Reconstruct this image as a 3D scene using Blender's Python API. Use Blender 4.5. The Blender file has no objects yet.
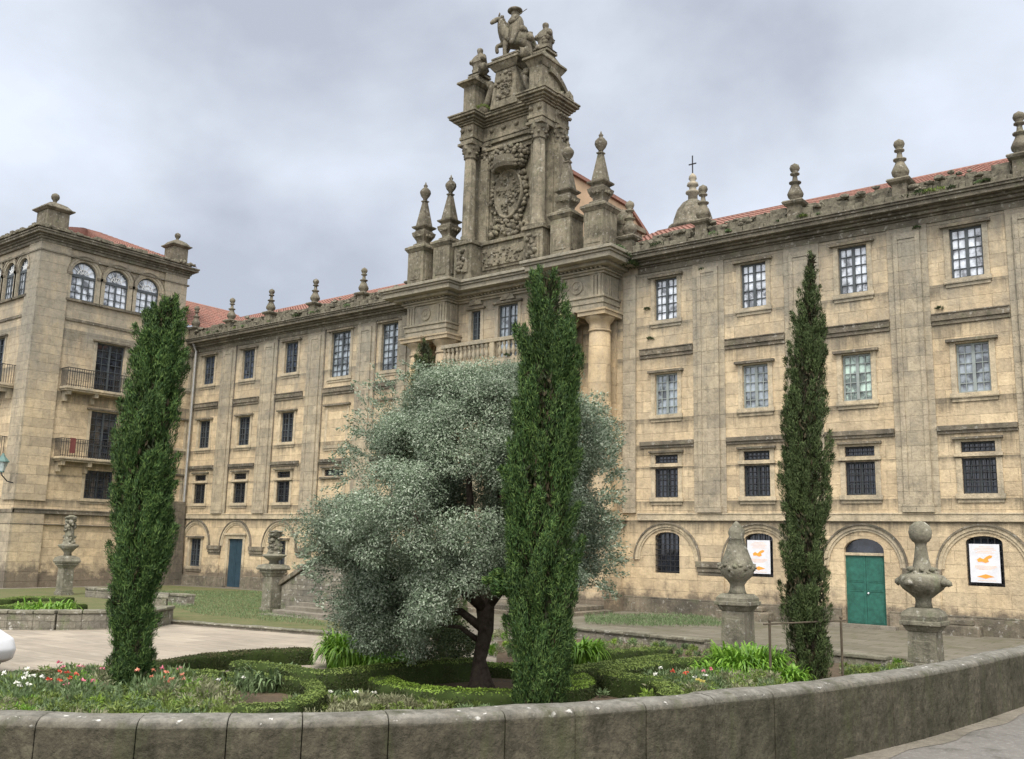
import bpy, bmesh, math, random
import numpy as np
from mathutils import Vector, Matrix, noise as mnoise

# ------------------------------------------------------------------ camera, world, sun, exposure
FPX = 953.58
YAW, PIT, ROL = math.radians(38.3476), math.radians(9.7716), math.radians(1.3461)
CAM = Vector((0.0, -39.6, 3.0))
FW = Vector((-math.sin(YAW)*math.cos(PIT), math.cos(YAW)*math.cos(PIT), math.sin(PIT)))
RT0 = Vector((math.cos(YAW), math.sin(YAW), 0)); UP0 = RT0.cross(FW)
RT = RT0*math.cos(ROL) + UP0*math.sin(ROL)
UPV = -RT0*math.sin(ROL) + UP0*math.cos(ROL)
scene = bpy.context.scene
cd = bpy.data.cameras.new('camera'); cam = bpy.data.objects.new('camera', cd)
scene.collection.objects.link(cam); scene.camera = cam
cd.sensor_width = 36; cd.lens = 36*FPX/1024; cd.clip_end = 2000; cd.clip_start = 0.05
M3 = Matrix((RT, UPV, -FW)).transposed()
cam.matrix_world = Matrix.Translation(CAM) @ M3.to_4x4()

SUN_EL, SUN_AZ = math.radians(53), math.radians(-30)     # azimuth measured from -Y towards +X (negative: from the left)
sun_dir = Vector((math.sin(SUN_AZ)*math.cos(SUN_EL)*-1, -math.cos(SUN_AZ)*math.cos(SUN_EL), math.sin(SUN_EL)))
sd = bpy.data.lights.new('sun', 'SUN'); so = bpy.data.objects.new('sun', sd); scene.collection.objects.link(so)
sd.energy = 1.5; sd.angle = math.radians(20); sd.color = (1.0, 0.95, 0.87)
so.rotation_euler = sun_dir.to_track_quat('Z', 'Y').to_euler()
so['kind'] = 'structure'

w = bpy.data.worlds.new('World'); scene.world = w; w.use_nodes = True
nt = w.node_tree; nt.nodes.clear(); N = nt.nodes.new; Lk = nt.links.new
out = N('ShaderNodeOutputWorld'); bg = N('ShaderNodeBackground'); Lk(bg.outputs[0], out.inputs[0])
sky = N('ShaderNodeTexSky'); sky.sky_type = 'NISHITA'; sky.sun_disc = False
sky.sun_elevation = SUN_EL; sky.sun_rotation = math.atan2(sun_dir.x, sun_dir.y)
skm = N('ShaderNodeVectorMath'); skm.operation = 'SCALE'; skm.inputs[3].default_value = 0.06; Lk(sky.outputs[0], skm.inputs[0])
tc = N('ShaderNodeTexCoord')
mp = N('ShaderNodeMapping'); mp.inputs['Scale'].default_value = (1.0, 1.0, 1.5); Lk(tc.outputs['Generated'], mp.inputs[0])
n1 = N('ShaderNodeTexNoise'); n1.inputs['Scale'].default_value = 2.4; n1.inputs['Detail'].default_value = 7; n1.inputs['Roughness'].default_value = 0.52
n1.inputs['Distortion'].default_value = 0.1; Lk(mp.outputs[0], n1.inputs['Vector'])
cr = N('ShaderNodeValToRGB'); Lk(n1.outputs[0], cr.inputs[0])
cr.color_ramp.elements[0].position = 0.36; cr.color_ramp.elements[0].color = (0.28, 0.302, 0.35, 1)
cr.color_ramp.elements[1].position = 0.66; cr.color_ramp.elements[1].color = (0.47, 0.505, 0.57, 1)
e = cr.color_ramp.elements.new(0.52); e.color = (0.385, 0.413, 0.465, 1)
# overcast brightness: brighter towards the veiled sun
dt = N('ShaderNodeVectorMath'); dt.operation = 'DOT_PRODUCT'; Lk(tc.outputs['Generated'], dt.inputs[0]); dt.inputs[1].default_value = sun_dir
mr = N('ShaderNodeMapRange'); mr.inputs[1].default_value = 0.15; mr.inputs[2].default_value = 1.0; mr.inputs[3].default_value = 1.0; mr.inputs[4].default_value = 3.5
mr.interpolation_type = 'SMOOTHSTEP'; Lk(dt.outputs['Value'], mr.inputs[0])
cm = N('ShaderNodeVectorMath'); cm.operation = 'SCALE'; Lk(cr.outputs[0], cm.inputs[0]); Lk(mr.outputs[0], cm.inputs[3])
tn = N('ShaderNodeMapRange'); tn.inputs[1].default_value = 0.3; tn.inputs[2].default_value = 1.0; tn.inputs[3].default_value = 0.0; tn.inputs[4].default_value = 0.9; Lk(dt.outputs['Value'], tn.inputs[0])
wm = N('ShaderNodeMix'); wm.data_type = 'RGBA'; Lk(tn.outputs[0], wm.inputs[0]); Lk(cm.outputs[0], wm.inputs[6])
wv = N('ShaderNodeVectorMath'); wv.operation = 'MULTIPLY'; Lk(cm.outputs[0], wv.inputs[0]); wv.inputs[1].default_value = (1.16, 1.0, 0.82); Lk(wv.outputs[0], wm.inputs[7]); cm = wm
mx = N('ShaderNodeMix'); mx.data_type = 'RGBA'; mx.inputs[0].default_value = 0.9
Lk(skm.outputs[0], mx.inputs[6]); Lk(cm.outputs[2], mx.inputs[7]); Lk(mx.outputs[2], bg.inputs[0]); bg.inputs[1].default_value = 1.0
scene.view_settings.view_transform = 'Standard'; scene.view_settings.look = 'None'
scene.view_settings.exposure = 1.0; scene.view_settings.gamma = 1.0
scene.render.engine = 'CYCLES'; scene.render.resolution_x = 1024; scene.render.resolution_y = 759

# ------------------------------------------------------------------ measuring helpers (a pixel of the survey to a point on a known plane)
def ray(x, y): return FW + RT*((x-512)/FPX) - UPV*((y-379.5)/FPX)
def gz(x, y=0): return 0.03+0.0108*(max(-60, min(-22, x))+22)
def G(px, py, up=0.0):
    d = ray(px, py); p = None; z = up
    for _ in range(12):
        t = (z-CAM.z)/d.z; p = CAM + d*t; z = gz(p.x)+up
    return p
def ATY(px, py, Y):
    d = ray(px, py); return CAM + d*((Y-CAM.y)/d.y)
def ppm(P): return FPX/((Vector(P)-CAM).dot(FW))

# ------------------------------------------------------------------ object helpers
COL = scene.collection
random.seed(7); rng = np.random.default_rng(7)
def tagp(o, label=None, cat=None, group=None, kind=None):
    if label: o['label'] = label
    if cat: o['category'] = cat
    if group: o['group'] = group
    if kind: o['kind'] = kind
    return o
def empty(name, loc, label, cat, group=None, rz=0):
    o = bpy.data.objects.new(name, None); COL.objects.link(o); o.location = loc; o.rotation_euler = (0, 0, rz)
    o.empty_display_size = 0.3
    return tagp(o, label, cat, group)
def origin(o):
    v = Vector((0, 0, 0))
    while o is not None: v = v + o.location; o = o.parent
    return v
class MB:
    """collects geometry; frame = (rot z, offset) maps author coordinates (x, -outward, z) to world"""
    def __init__(s, rot=0.0, off=(0, 0, 0)):
        s.v = []; s.f = []; s.mi = []; s.sm = []; s.cur = 0; s.smooth = False
        s.T = Matrix.Translation(off) @ Matrix.Rotation(rot, 4, 'Z')
    def add(s, vs, fs):
        b = len(s.v); T = s.T
        for p in vs: s.v.append(tuple(T @ Vector(p)))
        for f in fs: s.f.append(tuple(i+b for i in f)); s.mi.append(s.cur); s.sm.append(s.smooth)
    def box(s, x0, x1, y0, y1, z0, z1):
        s.add([(x0,y0,z0),(x1,y0,z0),(x1,y1,z0),(x0,y1,z0),(x0,y0,z1),(x1,y0,z1),(x1,y1,z1),(x0,y1,z1)],
              [(0,3,2,1),(4,5,6,7),(0,1,5,4),(1,2,6,5),(2,3,7,6),(3,0,4,7)])
    def frus(s, cx, cy, z0, z1, a0, a1, b0=None, b1=None):
        b0 = a0 if b0 is None else b0; b1 = a1 if b1 is None else b1
        s.add([(cx-a0,cy-b0,z0),(cx+a0,cy-b0,z0),(cx+a0,cy+b0,z0),(cx-a0,cy+b0,z0),(cx-a1,cy-b1,z1),(cx+a1,cy-b1,z1),(cx+a1,cy+b1,z1),(cx-a1,cy+b1,z1)],
              [(0,3,2,1),(4,5,6,7),(0,1,5,4),(1,2,6,5),(2,3,7,6),(3,0,4,7)])
    def prism(s, poly, y0, y1):
        n = len(poly); vs = [(x, y0, z) for x, z in poly] + [(x, y1, z) for x, z in poly]
        s.add(vs, [tuple(range(n)), tuple(range(2*n-1, n-1, -1))] + [(i, (i+1) % n, n+(i+1) % n, n+i) for i in range(n)])
    def arch(s, xc, zs, r0, r1, y0, y1, a0=0, a1=180, n=18, ez=1.0):
        for i in range(n):
            t0 = math.radians(a0+(a1-a0)*i/n); t1 = math.radians(a0+(a1-a0)*(i+1)/n)
            q = [(xc+r*math.cos(t), zs+r*ez*math.sin(t)) for r, t in ((r0,t0),(r1,t0),(r1,t1),(r0,t1))]
            s.prism(q, y0, y1)
    def spandrel(s, xc, hw, zs, rise, ztop, y0, y1, n=12):
        # fills the rectangle above an arc opening of half width hw
        prev = None
        for i in range(n+1):
            t = math.pi*(1-i/n); x = xc+hw*math.cos(t); z = zs+rise*math.sin(t)
            if prev and ztop-min(z, prev[1]) > 1e-4:
                s.prism([prev, (x, z), (x, ztop+.001), (prev[0], ztop+.001)], y0, y1)
            prev = (x, z)
    def lathe(s, prof, cx=0, cy=0, z0=0, n=16, sq=False):
        vs = []; fs = []
        m = 4 if sq else n; ph = math.pi/4 if sq else 0; k = math.sqrt(2) if sq else 1
        for r, z in prof:
            for i in range(m):
                t = ph+2*math.pi*i/m; vs.append((cx+r*k*math.cos(t), cy+r*k*math.sin(t), z0+z))
        for j in range(len(prof)-1):
            for i in range(m):
                fs.append((j*m+i, j*m+(i+1) % m, (j+1)*m+(i+1) % m, (j+1)*m+i))
        fs.append(tuple(range(m-1, -1, -1))); fs.append(tuple((len(prof)-1)*m+i for i in range(m)))
        s.add(vs, fs)
    def tube(s, pts, rad, n=8):
        pts = [Vector(p) for p in pts]; rad = rad if isinstance(rad, (list, tuple)) else [rad]*len(pts)
        vs = []; fs = []; a = None
        for i, p in enumerate(pts):
            d = (pts[min(i+1, len(pts)-1)]-pts[max(i-1, 0)]).normalized()
            if a is None: a = d.cross(Vector((0.31, 0.95, 0.05)))
            a = (a-d*a.dot(d)).normalized(); b = d.cross(a)
            for k in range(n):
                t = 2*math.pi*k/n; vs.append(tuple(p+(a*math.cos(t)+b*math.sin(t))*rad[i]))
        for j in range(len(pts)-1):
            for k in range(n): fs.append((j*n+k, j*n+(k+1) % n, (j+1)*n+(k+1) % n, (j+1)*n+k))
        fs.append(tuple(range(n-1, -1, -1))); fs.append(tuple((len(pts)-1)*n+i for i in range(n)))
        s.add(vs, fs)
    def blob(s, c, r, jag=0.15, sub=2, seed=0):
        bm = bmesh.new(); bmesh.ops.create_icosphere(bm, subdivisions=sub, radius=1)
        rr = r if isinstance(r, (list, tuple)) else (r, r, r)
        vs = []
        for v in bm.verts:
            k = 1+jag*mnoise.noise(v.co*2.1+Vector((seed*3.1, seed*1.7, c[0])))*2
            vs.append((c[0]+v.co.x*rr[0]*k, c[1]+v.co.y*rr[1]*k, c[2]+v.co.z*rr[2]*k))
        fs = [tuple(v.index for v in f.verts) for f in bm.faces]; bm.free(); s.add(vs, fs)
    def mesh(s, name, mats, org=(0, 0, 0), bevel=0.0, recalc=True):
        me = bpy.data.meshes.new(name); o = Vector(org)
        me.from_pydata([(a-o.x, b-o.y, c-o.z) for a, b, c in s.v], [], s.f)
        me.polygons.foreach_set('material_index', s.mi); me.polygons.foreach_set('use_smooth', s.sm)
        for m in (mats if isinstance(mats, (list, tuple)) else [mats]): me.materials.append(m)
        if recalc:
            bm = bmesh.new(); bm.from_mesh(me); bmesh.ops.recalc_face_normals(bm, faces=bm.faces); bm.to_mesh(me); bm.free()
        me.update(); return me
    def build(s, name, mats, parent=None, loc=None, bevel=0.0, recalc=True):
        org = Vector(loc) if loc is not None else (origin(parent) if parent else Vector((0, 0, 0)))
        o = bpy.data.objects.new(name, s.mesh(name, mats, org, recalc=recalc)); COL.objects.link(o)
        if parent is not None: o.parent = parent
        elif loc is not None: o.location = loc
        if bevel:
            b = o.modifiers.new('bevel', 'BEVEL'); b.width = bevel; b.segments = 2; b.limit_method = 'ANGLE'; b.angle_limit = math.radians(35)
        return o
def quads_obj(name, mat, C3, parent=None, loc=None):
    """C3: (n,4,3) array of quads in world coordinates"""
    org = np.array(loc if loc is not None else (origin(parent) if parent else (0, 0, 0)), float)
    n = len(C3); me = bpy.data.meshes.new(name)
    me.vertices.add(n*4); me.vertices.foreach_set('co', (C3.reshape(-1, 3)-org).astype(np.float32).ravel())
    me.loops.add(n*4); me.loops.foreach_set('vertex_index', np.arange(n*4, dtype=np.int32))
    me.polygons.add(n); me.polygons.foreach_set('loop_start', np.arange(0, n*4, 4, dtype=np.int32))
    me.update(calc_edges=True); me.materials.append(mat)
    o = bpy.data.objects.new(name, me); COL.objects.link(o)
    if parent is not None: o.parent = parent
    elif loc is not None: o.location = loc
    return o
def leaves(P, D, L, W, spread=0.5, Nm=None, nj=0.35):
    """leaf quads (kite shaped) at points P growing along D with length L and width W; Nm = preferred leaf normal"""
    n = len(P)
    if Nm is not None:
        Nn = Nm/(np.linalg.norm(Nm, axis=1)[:, None]+1e-9)+rng.normal(0, nj, (n, 3)); Nn /= np.linalg.norm(Nn, axis=1)[:, None]
        D = D+rng.normal(0, spread, (n, 3)); D = D-Nn*(D*Nn).sum(1)[:, None]; D /= np.linalg.norm(D, axis=1)[:, None]+1e-9
        A = np.cross(D, Nn)
    else:
        D = D+rng.normal(0, spread, (n, 3)); D /= np.linalg.norm(D, axis=1)[:, None]
        A = np.cross(D, rng.normal(0, 1, (n, 3)))
    A /= np.linalg.norm(A, axis=1)[:, None]+1e-9
    L = (L*rng.uniform(.6, 1.3, n))[:, None]; W = (W*rng.uniform(.7, 1.25, n))[:, None]
    return np.stack([P, P+D*L*.45+A*W*.5, P+D*L, P+D*L*.45-A*W*.5], 1)

# ------------------------------------------------------------------ materials
def mat(name, rough=0.85, spec=0.25):
    m = bpy.data.materials.new(name); m.use_nodes = True; t = m.node_tree
    b = t.nodes['Principled BSDF']; b.inputs['Roughness'].default_value = rough
    b.inputs['Specular IOR Level'].default_value = spec
    return m, t, b
def nd(t, typ, **kw):
    n = t.nodes.new(typ)
    for k, v in kw.items():
        if k in n.inputs: n.inputs[k].default_value = v
        else: setattr(n, k, v)
    return n
def ramp(t, src, stops, interp='LINEAR'):
    r = t.nodes.new('ShaderNodeValToRGB'); r.color_ramp.interpolation = interp
    el = r.color_ramp.elements
    while len(el) < len(stops): el.new(0.5)
    for e, (p, c) in zip(el, stops):
        e.position = p; e.color = (c, c, c, 1) if isinstance(c, (int, float)) else (*c, 1)
    t.links.new(src, r.inputs[0]); return r.outputs[0]
def mixc(t, f, a, b, mode='MIX'):
    m = t.nodes.new('ShaderNodeMix'); m.data_type = 'RGBA'; m.blend_type = mode
    for i, v in ((0, f), (6, a), (7, b)):
        if hasattr(v, 'links'): t.links.new(v, m.inputs[i])
        elif i == 0: m.inputs[0].default_value = v
        else: m.inputs[i].default_value = (*v, 1) if len(v) == 3 else v
    return m.outputs[2]
def math_(t, op, a, b=None, c=None):
    m = t.nodes.new('ShaderNodeMath'); m.operation = op
    for i, v in enumerate((a, b, c)):
        if v is None: continue
        if hasattr(v, 'links'): t.links.new(v, m.inputs[i])
        else: m.inputs[i].default_value = v
    return m.outputs[0]
def noise(t, vec, scale, detail=4, rough=0.55, dist=0.0):
    n = t.nodes.new('ShaderNodeTexNoise'); n.inputs['Scale'].default_value = scale; n.inputs['Detail'].default_value = detail
    n.inputs['Roughness'].default_value = rough; n.inputs['Distortion'].default_value = dist
    t.links.new(vec, n.inputs['Vector']); return n.outputs['Fac']
def wpos(t): return t.nodes.new('ShaderNodeNewGeometry').outputs['Position']
def scaled(t, vec, s):
    m = t.nodes.new('ShaderNodeMapping'); m.inputs['Scale'].default_value = s; t.links.new(vec, m.inputs[0]); return m.outputs[0]
def bump(t, b, h, strength, dist=0.03):
    n = t.nodes.new('ShaderNodeBump'); n.inputs['Strength'].default_value = strength; n.inputs['Distance'].default_value = dist
    t.links.new(h, n.inputs['Height']); t.links.new(n.outputs[0], b.inputs['Normal'])

STAINZ = (16.3, 13.62, 12.1, 9.02, 7.74, 6.7, 5.1, 4.22)
def stone(name, base, alt, grime, grime_amt=0.5, high=True, brick=True, low=True, lichen=0.0, streak=0.6, mortar=0.66, course=0.52, base_top=1.2, drip=0.0):
    m, t, b = mat(name, 0.92, 0.15); P = wpos(t)
    sp = t.nodes.new('ShaderNodeSeparateXYZ'); t.links.new(P, sp.inputs[0])
    u = math_(t, 'ADD', sp.outputs[0], sp.outputs[1]); cb = t.nodes.new('ShaderNodeCombineXYZ')
    t.links.new(u, cb.inputs[0]); t.links.new(sp.outputs[2], cb.inputs[1])
    col = mixc(t, ramp(t, noise(t, P, 0.45, 5, 0.6), [(0.35, 0.0), (0.65, 1.0)]), base, alt)
    h = noise(t, P, 9, 6, 0.65)
    if brick:
        br = t.nodes.new('ShaderNodeTexBrick'); t.links.new(cb.outputs[0], br.inputs['Vector'])
        br.inputs['Scale'].default_value = 1.0; br.inputs['Brick Width'].default_value = course*2.3; br.inputs['Row Height'].default_value = course
        br.inputs['Mortar Size'].default_value = 0.007; br.inputs['Mortar Smooth'].default_value = 0.6; br.inputs['Bias'].default_value = 0.0
        br.inputs['Color1'].default_value = (0.50, 0.49, 0.50, 1); br.inputs['Color2'].default_value = (1.12, 1.08, 1.02, 1)
        br.inputs['Mortar'].default_value = (mortar, mortar*.97, mortar*.93, 1)
        br.offset = 0.43
        col = mixc(t, 0.48, col, br.outputs['Color'], 'MULTIPLY')
        hb = math_(t, 'SUBTRACT', h, math_(t, 'MULTIPLY', br.outputs['Fac'], 1.2)); h = hb
    # blotches
    bl = ramp(t, noise(t, P, 1.4, 8, 0.72), [(0.46, 0.0), (0.72, 1.0)])
    col = mixc(t, math_(t, 'MULTIPLY', bl, grime_amt), col, grime)
    # rain streaks: vertical dirt of its own shape
    st = ramp(t, noise(t, scaled(t, P, (2.6, 2.6, 0.16)), 1.3, 6, 0.7), [(0.50, 0.0), (0.74, 1.0)])
    col = mixc(t, math_(t, 'MULTIPLY', st, streak*grime_amt), col, tuple(c*.8 for c in grime))
    if drip:   # rain-borne dirt running down below sills and ledges
        tot = None
        for zl, ln in zip(STAINZ, (2.0, .8, 1.3, .8, 1.2, .25, .7, .9)):
            m1 = t.nodes.new('ShaderNodeMapRange'); t.links.new(sp.outputs[2], m1.inputs[0]); m1.inputs[1].default_value = zl-ln; m1.inputs[2].default_value = zl; m1.inputs[3].default_value = 0; m1.inputs[4].default_value = 1
            v = math_(t, 'MULTIPLY', m1.outputs[0], math_(t, 'LESS_THAN', sp.outputs[2], zl+.02))
            tot = v if tot is None else math_(t, 'MAXIMUM', tot, v)
        sn = noise(t, scaled(t, P, (5.0, 5.0, 0.35)), 1.0, 6, 0.75); sn2 = noise(t, scaled(t, P, (1, 1, .2)), .55, 4, .6)
        k_ = ramp(t, math_(t, 'ADD', math_(t, 'MULTIPLY', tot, .30), math_(t, 'ADD', math_(t, 'MULTIPLY', sn, .55), math_(t, 'MULTIPLY', sn2, .45))), [(0.60, 0.0), (0.80, 1.0)])
        col = mixc(t, math_(t, 'MULTIPLY', k_, drip), col, (0.105, 0.095, 0.072))
    if high:   # grey lichen crust on the upper storeys
        zz = t.nodes.new('ShaderNodeMapRange'); t.links.new(sp.outputs[2], zz.inputs[0])
        zz.inputs[1].default_value = 7.5; zz.inputs[2].default_value = 17.0; zz.inputs[3].default_value = -0.22; zz.inputs[4].default_value = 0.24
        hl = ramp(t, math_(t, 'ADD', noise(t, scaled(t, P, (1, 1, .45)), 0.9, 8, 0.7), zz.outputs[0]), [(0.42, 0.0), (0.78, 1.0)])
        col = mixc(t, math_(t, 'MULTIPLY', hl, 0.75), col, (0.225, 0.215, 0.18))
    if low:    # damp, dark splash zone at the foot
        zl = t.nodes.new('ShaderNodeMapRange'); t.links.new(sp.outputs[2], zl.inputs[0])
        zl.inputs[1].default_value = 0.0; zl.inputs[2].default_value = base_top*1.8; zl.inputs[3].default_value = 0.35; zl.inputs[4].default_value = -0.25
        lo = ramp(t, math_(t, 'ADD', noise(t, P, 1.1, 8, 0.7), zl.outputs[0]), [(0.52, 0.0), (0.70, 1.0)])
        col = mixc(t, math_(t, 'MULTIPLY', lo, 0.8), col, (0.10, 0.085, 0.07))
    # mottling and black mould
    mt = ramp(t, noise(t, P, 3.2, 9, 0.75), [(0.32, 0.62), (0.5, 0.98), (0.7, 1.25)])
    col = mixc(t, min(1.0, .35+grime_amt*.6), col, mt, 'MULTIPLY')
    bm_ = ramp(t, noise(t, scaled(t, P, (1, 1, .6)), 2.6, 9, 0.78, .3), [(0.545, 0.0), (0.64, 1.0)])
    col = mixc(t, math_(t, 'MULTIPLY', bm_, max(0.0, grime_amt-.28)*.95), col, tuple(c*.55 for c in grime))
    if lichen:
        li = ramp(t, noise(t, P, 5.5, 3, 0.6), [(0.60, 0.0), (0.66, 1.0)])
        col = mixc(t, math_(t, 'MULTIPLY', li, lichen), col, (0.50, 0.49, 0.44))
        mo = ramp(t, noise(t, P, 2.2, 5, 0.6), [(0.55, 0.0), (0.7, 1.0)])
        col = mixc(t, math_(t, 'MULTIPLY', mo, lichen*.8), col, (0.12, 0.15, 0.07))
    fine = ramp(t, noise(t, P, 38, 3, 0.6), [(0.3, 0.82), (0.7, 1.1)])
    col = mixc(t, 1.0, col, fine, 'MULTIPLY')
    t.links.new(col, b.inputs['Base Color']); bump(t, b, h, 0.8, 0.05)
    return m
def plain(name, c, rough=0.7, spec=0.3, var=0.25, scale=3.0, bmp=0.0, metallic=0.0):
    m, t, b = mat(name, rough, spec); P = wpos(t)
    r = ramp(t, noise(t, P, scale, 6, 0.65), [(0.3, 1-var), (0.7, 1+var)])
    t.links.new(mixc(t, 1.0, c, r, 'MULTIPLY'), b.inputs['Base Color']); b.inputs['Metallic'].default_value = metallic
    if bmp: bump(t, b, noise(t, P, scale*6, 5, 0.6), bmp, 0.03)
    return m
def leafmat(name, a, b_, c, rough=0.6, trans=0.25, scale=1.2, spec=0.25):
    m, t, b = mat(name, rough, spec); g = t.nodes.new('ShaderNodeNewGeometry')
    r = ramp(t, g.outputs['Random Per Island'], [(0.0, a), (0.5, b_), (1.0, c)])
    n = ramp(t, noise(t, g.outputs['Position'], scale, 4, 0.6), [(0.3, 0.72), (0.7, 1.25)])
    col = mixc(t, 1.0, r, n, 'MULTIPLY'); t.links.new(col, b.inputs['Base Color'])
    if trans:
        tr = t.nodes.new('ShaderNodeBsdfTranslucent'); t.links.new(col, tr.inputs[0]); ms = t.nodes.new('ShaderNodeMixShader')
        ms.inputs[0].default_value = trans; t.links.new(b.outputs[0], ms.inputs[1]); t.links.new(tr.outputs[0], ms.inputs[2])
        t.links.new(ms.outputs[0], t.nodes['Material Output'].inputs[0])
    return m

WALL = stone('ashlar_wall', (0.61, 0.505, 0.34), (0.55, 0.44, 0.285), (0.22, 0.185, 0.13), 0.5, drip=.75)
TRIM = stone('dressed_trim', (0.54, 0.45, 0.30), (0.42, 0.36, 0.26), (0.16, 0.15, 0.12), 0.6, brick=False, drip=.6)
PIL = stone('pilaster_stone', (0.46, 0.40, 0.285), (0.37, 0.325, 0.245), (0.17, 0.16, 0.13), 0.65, course=0.6, drip=.12)
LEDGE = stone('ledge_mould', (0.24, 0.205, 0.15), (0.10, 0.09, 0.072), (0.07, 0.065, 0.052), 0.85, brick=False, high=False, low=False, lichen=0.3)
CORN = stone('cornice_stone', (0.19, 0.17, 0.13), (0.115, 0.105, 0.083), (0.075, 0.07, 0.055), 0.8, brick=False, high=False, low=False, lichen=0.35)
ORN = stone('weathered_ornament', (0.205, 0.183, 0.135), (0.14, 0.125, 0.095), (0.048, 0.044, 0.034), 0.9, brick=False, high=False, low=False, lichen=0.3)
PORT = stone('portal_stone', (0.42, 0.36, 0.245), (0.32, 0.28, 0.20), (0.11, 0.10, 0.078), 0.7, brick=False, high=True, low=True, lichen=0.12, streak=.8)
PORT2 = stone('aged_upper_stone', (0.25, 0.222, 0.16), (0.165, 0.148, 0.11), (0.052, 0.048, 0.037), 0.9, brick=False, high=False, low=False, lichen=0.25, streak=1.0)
COLM = stone('column_stone', (0.58, 0.45, 0.27), (0.44, 0.36, 0.24), (0.28, 0.235, 0.17), 0.4, brick=True, course=0.9, mortar=.85)
URN = stone('urn_stone', (0.24, 0.225, 0.17), (0.175, 0.168, 0.128), (0.065, 0.063, 0.048), 0.8, brick=False, high=False, low=False, lichen=0.45)
PARAP = stone('parapet_stone', (0.098, 0.088, 0.063), (0.066, 0.062, 0.042), (0.032, 0.030, 0.020), 0.75, brick=False, high=False, low=False, streak=.9)
def parapet_top(m):      # grey lichen crust on the coping with a few white rosettes
    t = m.node_tree; b = t.nodes['Principled BSDF']; P = wpos(t); src = b.inputs['Base Color'].links[0].from_socket
    sp = t.nodes.new('ShaderNodeSeparateXYZ'); t.links.new(P, sp.inputs[0])
    zr = t.nodes.new('ShaderNodeMapRange'); t.links.new(sp.outputs[2], zr.inputs[0]); zr.inputs[1].default_value = 1.915; zr.inputs[2].default_value = 1.968
    k = math_(t, 'MULTIPLY', zr.outputs[0], ramp(t, noise(t, P, 3.0, 7, .7), [(.25, .35), (.6, 1.0)]))
    c = mixc(t, math_(t, 'MULTIPLY', k, .75), src, (0.245, 0.235, 0.205)); c = mixc(t, 1.0, c, ramp(t, noise(t, P, 14, 8, .75), [(.3, .55), (.7, 1.35)]), 'MULTIPLY')
    w_ = math_(t, 'MULTIPLY', zr.outputs[0], ramp(t, noise(t, P, 13.0, 4, .55, .3), [(.66, 0.0), (.71, .9)]))
    c = mixc(t, w_, c, (0.62, 0.61, 0.57))
    d_ = ramp(t, noise(t, scaled(t, P, (3, 3, .6)), 1.6, 6, .7), [(.52, 0.0), (.7, .8)])
    c = mixc(t, d_, c, (0.055, 0.06, 0.03)); t.links.new(c, b.inputs['Base Color'])
parapet_top(PARAP)
RUBBLE = stone('rubble_stone', (0.27, 0.25, 0.20), (0.19, 0.18, 0.15), (0.075, 0.07, 0.055), 0.6, brick=True, high=False, low=False, lichen=0.7, course=0.22, mortar=.3)
PAVE = stone('paving_stone', (0.24, 0.215, 0.175), (0.19, 0.172, 0.14), (0.105, 0.10, 0.07), 0.6, brick=False, high=False, low=False)
MOSS = plain('mossy_eaves_stone', (0.135, 0.125, 0.095), 0.95, 0.1, 0.6, 4.0, 0.9)
WOODF = plain('window_frame_paint', (0.055, 0.065, 0.07), 0.5, 0.4, 0.2)
WOODL = plain('pale_window_frame', (0.22, 0.25, 0.24), 0.5, 0.4, 0.2)
IRON = plain('wrought_iron', (0.018, 0.018, 0.02), 0.6, 0.4, 0.2)
RUST = plain('rusty_iron', (0.085, 0.07, 0.05), 0.85, 0.2, 0.4)
GREEN = plain('green_door_paint', (0.022, 0.105, 0.078), 0.55, 0.35, 0.35, 5.0)
BLUE = plain('blue_door_paint', (0.022, 0.047, 0.066), 0.6, 0.3, 0.2)
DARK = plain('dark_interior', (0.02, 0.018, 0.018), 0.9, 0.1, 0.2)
REDDOOR = plain('dark_red_door', (0.07, 0.028, 0.02), 0.7, 0.2, 0.3)
WHITE = plain('white_banner', (0.62, 0.63, 0.66), 0.7, 0.2, 0.10, 2.5, 0.4)
ORANGE = plain('orange_print', (0.80, 0.32, 0.06), 0.7, 0.2, 0.1)
PINK = plain('ochre_render', (0.50, 0.36, 0.235), 0.9, 0.1, 0.15, 1.2)
CARW = plain('white_car_paint', (0.75, 0.77, 0.8), 0.25, 0.5, 0.03)
RUBR = plain('tyre_rubber', (0.02, 0.02, 0.02), 0.8, 0.2, 0.1)
BARK = plain('bark', (0.058, 0.046, 0.036), 0.95, 0.1, 0.5, 9.0, 1.0)
COPPER = plain('verdigris_lantern', (0.10, 0.17, 0.155), 0.7, 0.3, 0.2)
def glass(name, c, rough=0.06, blinds=None):
    m, t, b = mat(name, rough, 0.7); P = wpos(t)
    r = ramp(t, noise(t, P, 1.7, 4, 0.6), [(0.40, 0.22), (0.47, .8), (0.6, 1.3)])  # blotches in the pane colour stand in for uneven reflections
    t.links.new(mixc(t, 1.0, c, r, 'MULTIPLY'), b.inputs['Base Color'])
    b.inputs['Coat Weight'].default_value = 0.6; b.inputs['Coat Roughness'].default_value = 0.03
    bump(t, b, noise(t, P, 1.6, 2, 0.5), 0.08, 0.05)
    return m
GL_L = glass('pane_over_white_curtain', (0.55, 0.60, 0.66))
GL_M = glass('pane_grey_reflection', (0.24, 0.28, 0.31))
GL_G = glass('pane_over_green_curtain', (0.42, 0.55, 0.47))
GL_D = glass('dark_pane', (0.022, 0.027, 0.036))
GL_B = glass('bluish_dark_pane', (0.05, 0.065, 0.095))
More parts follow.
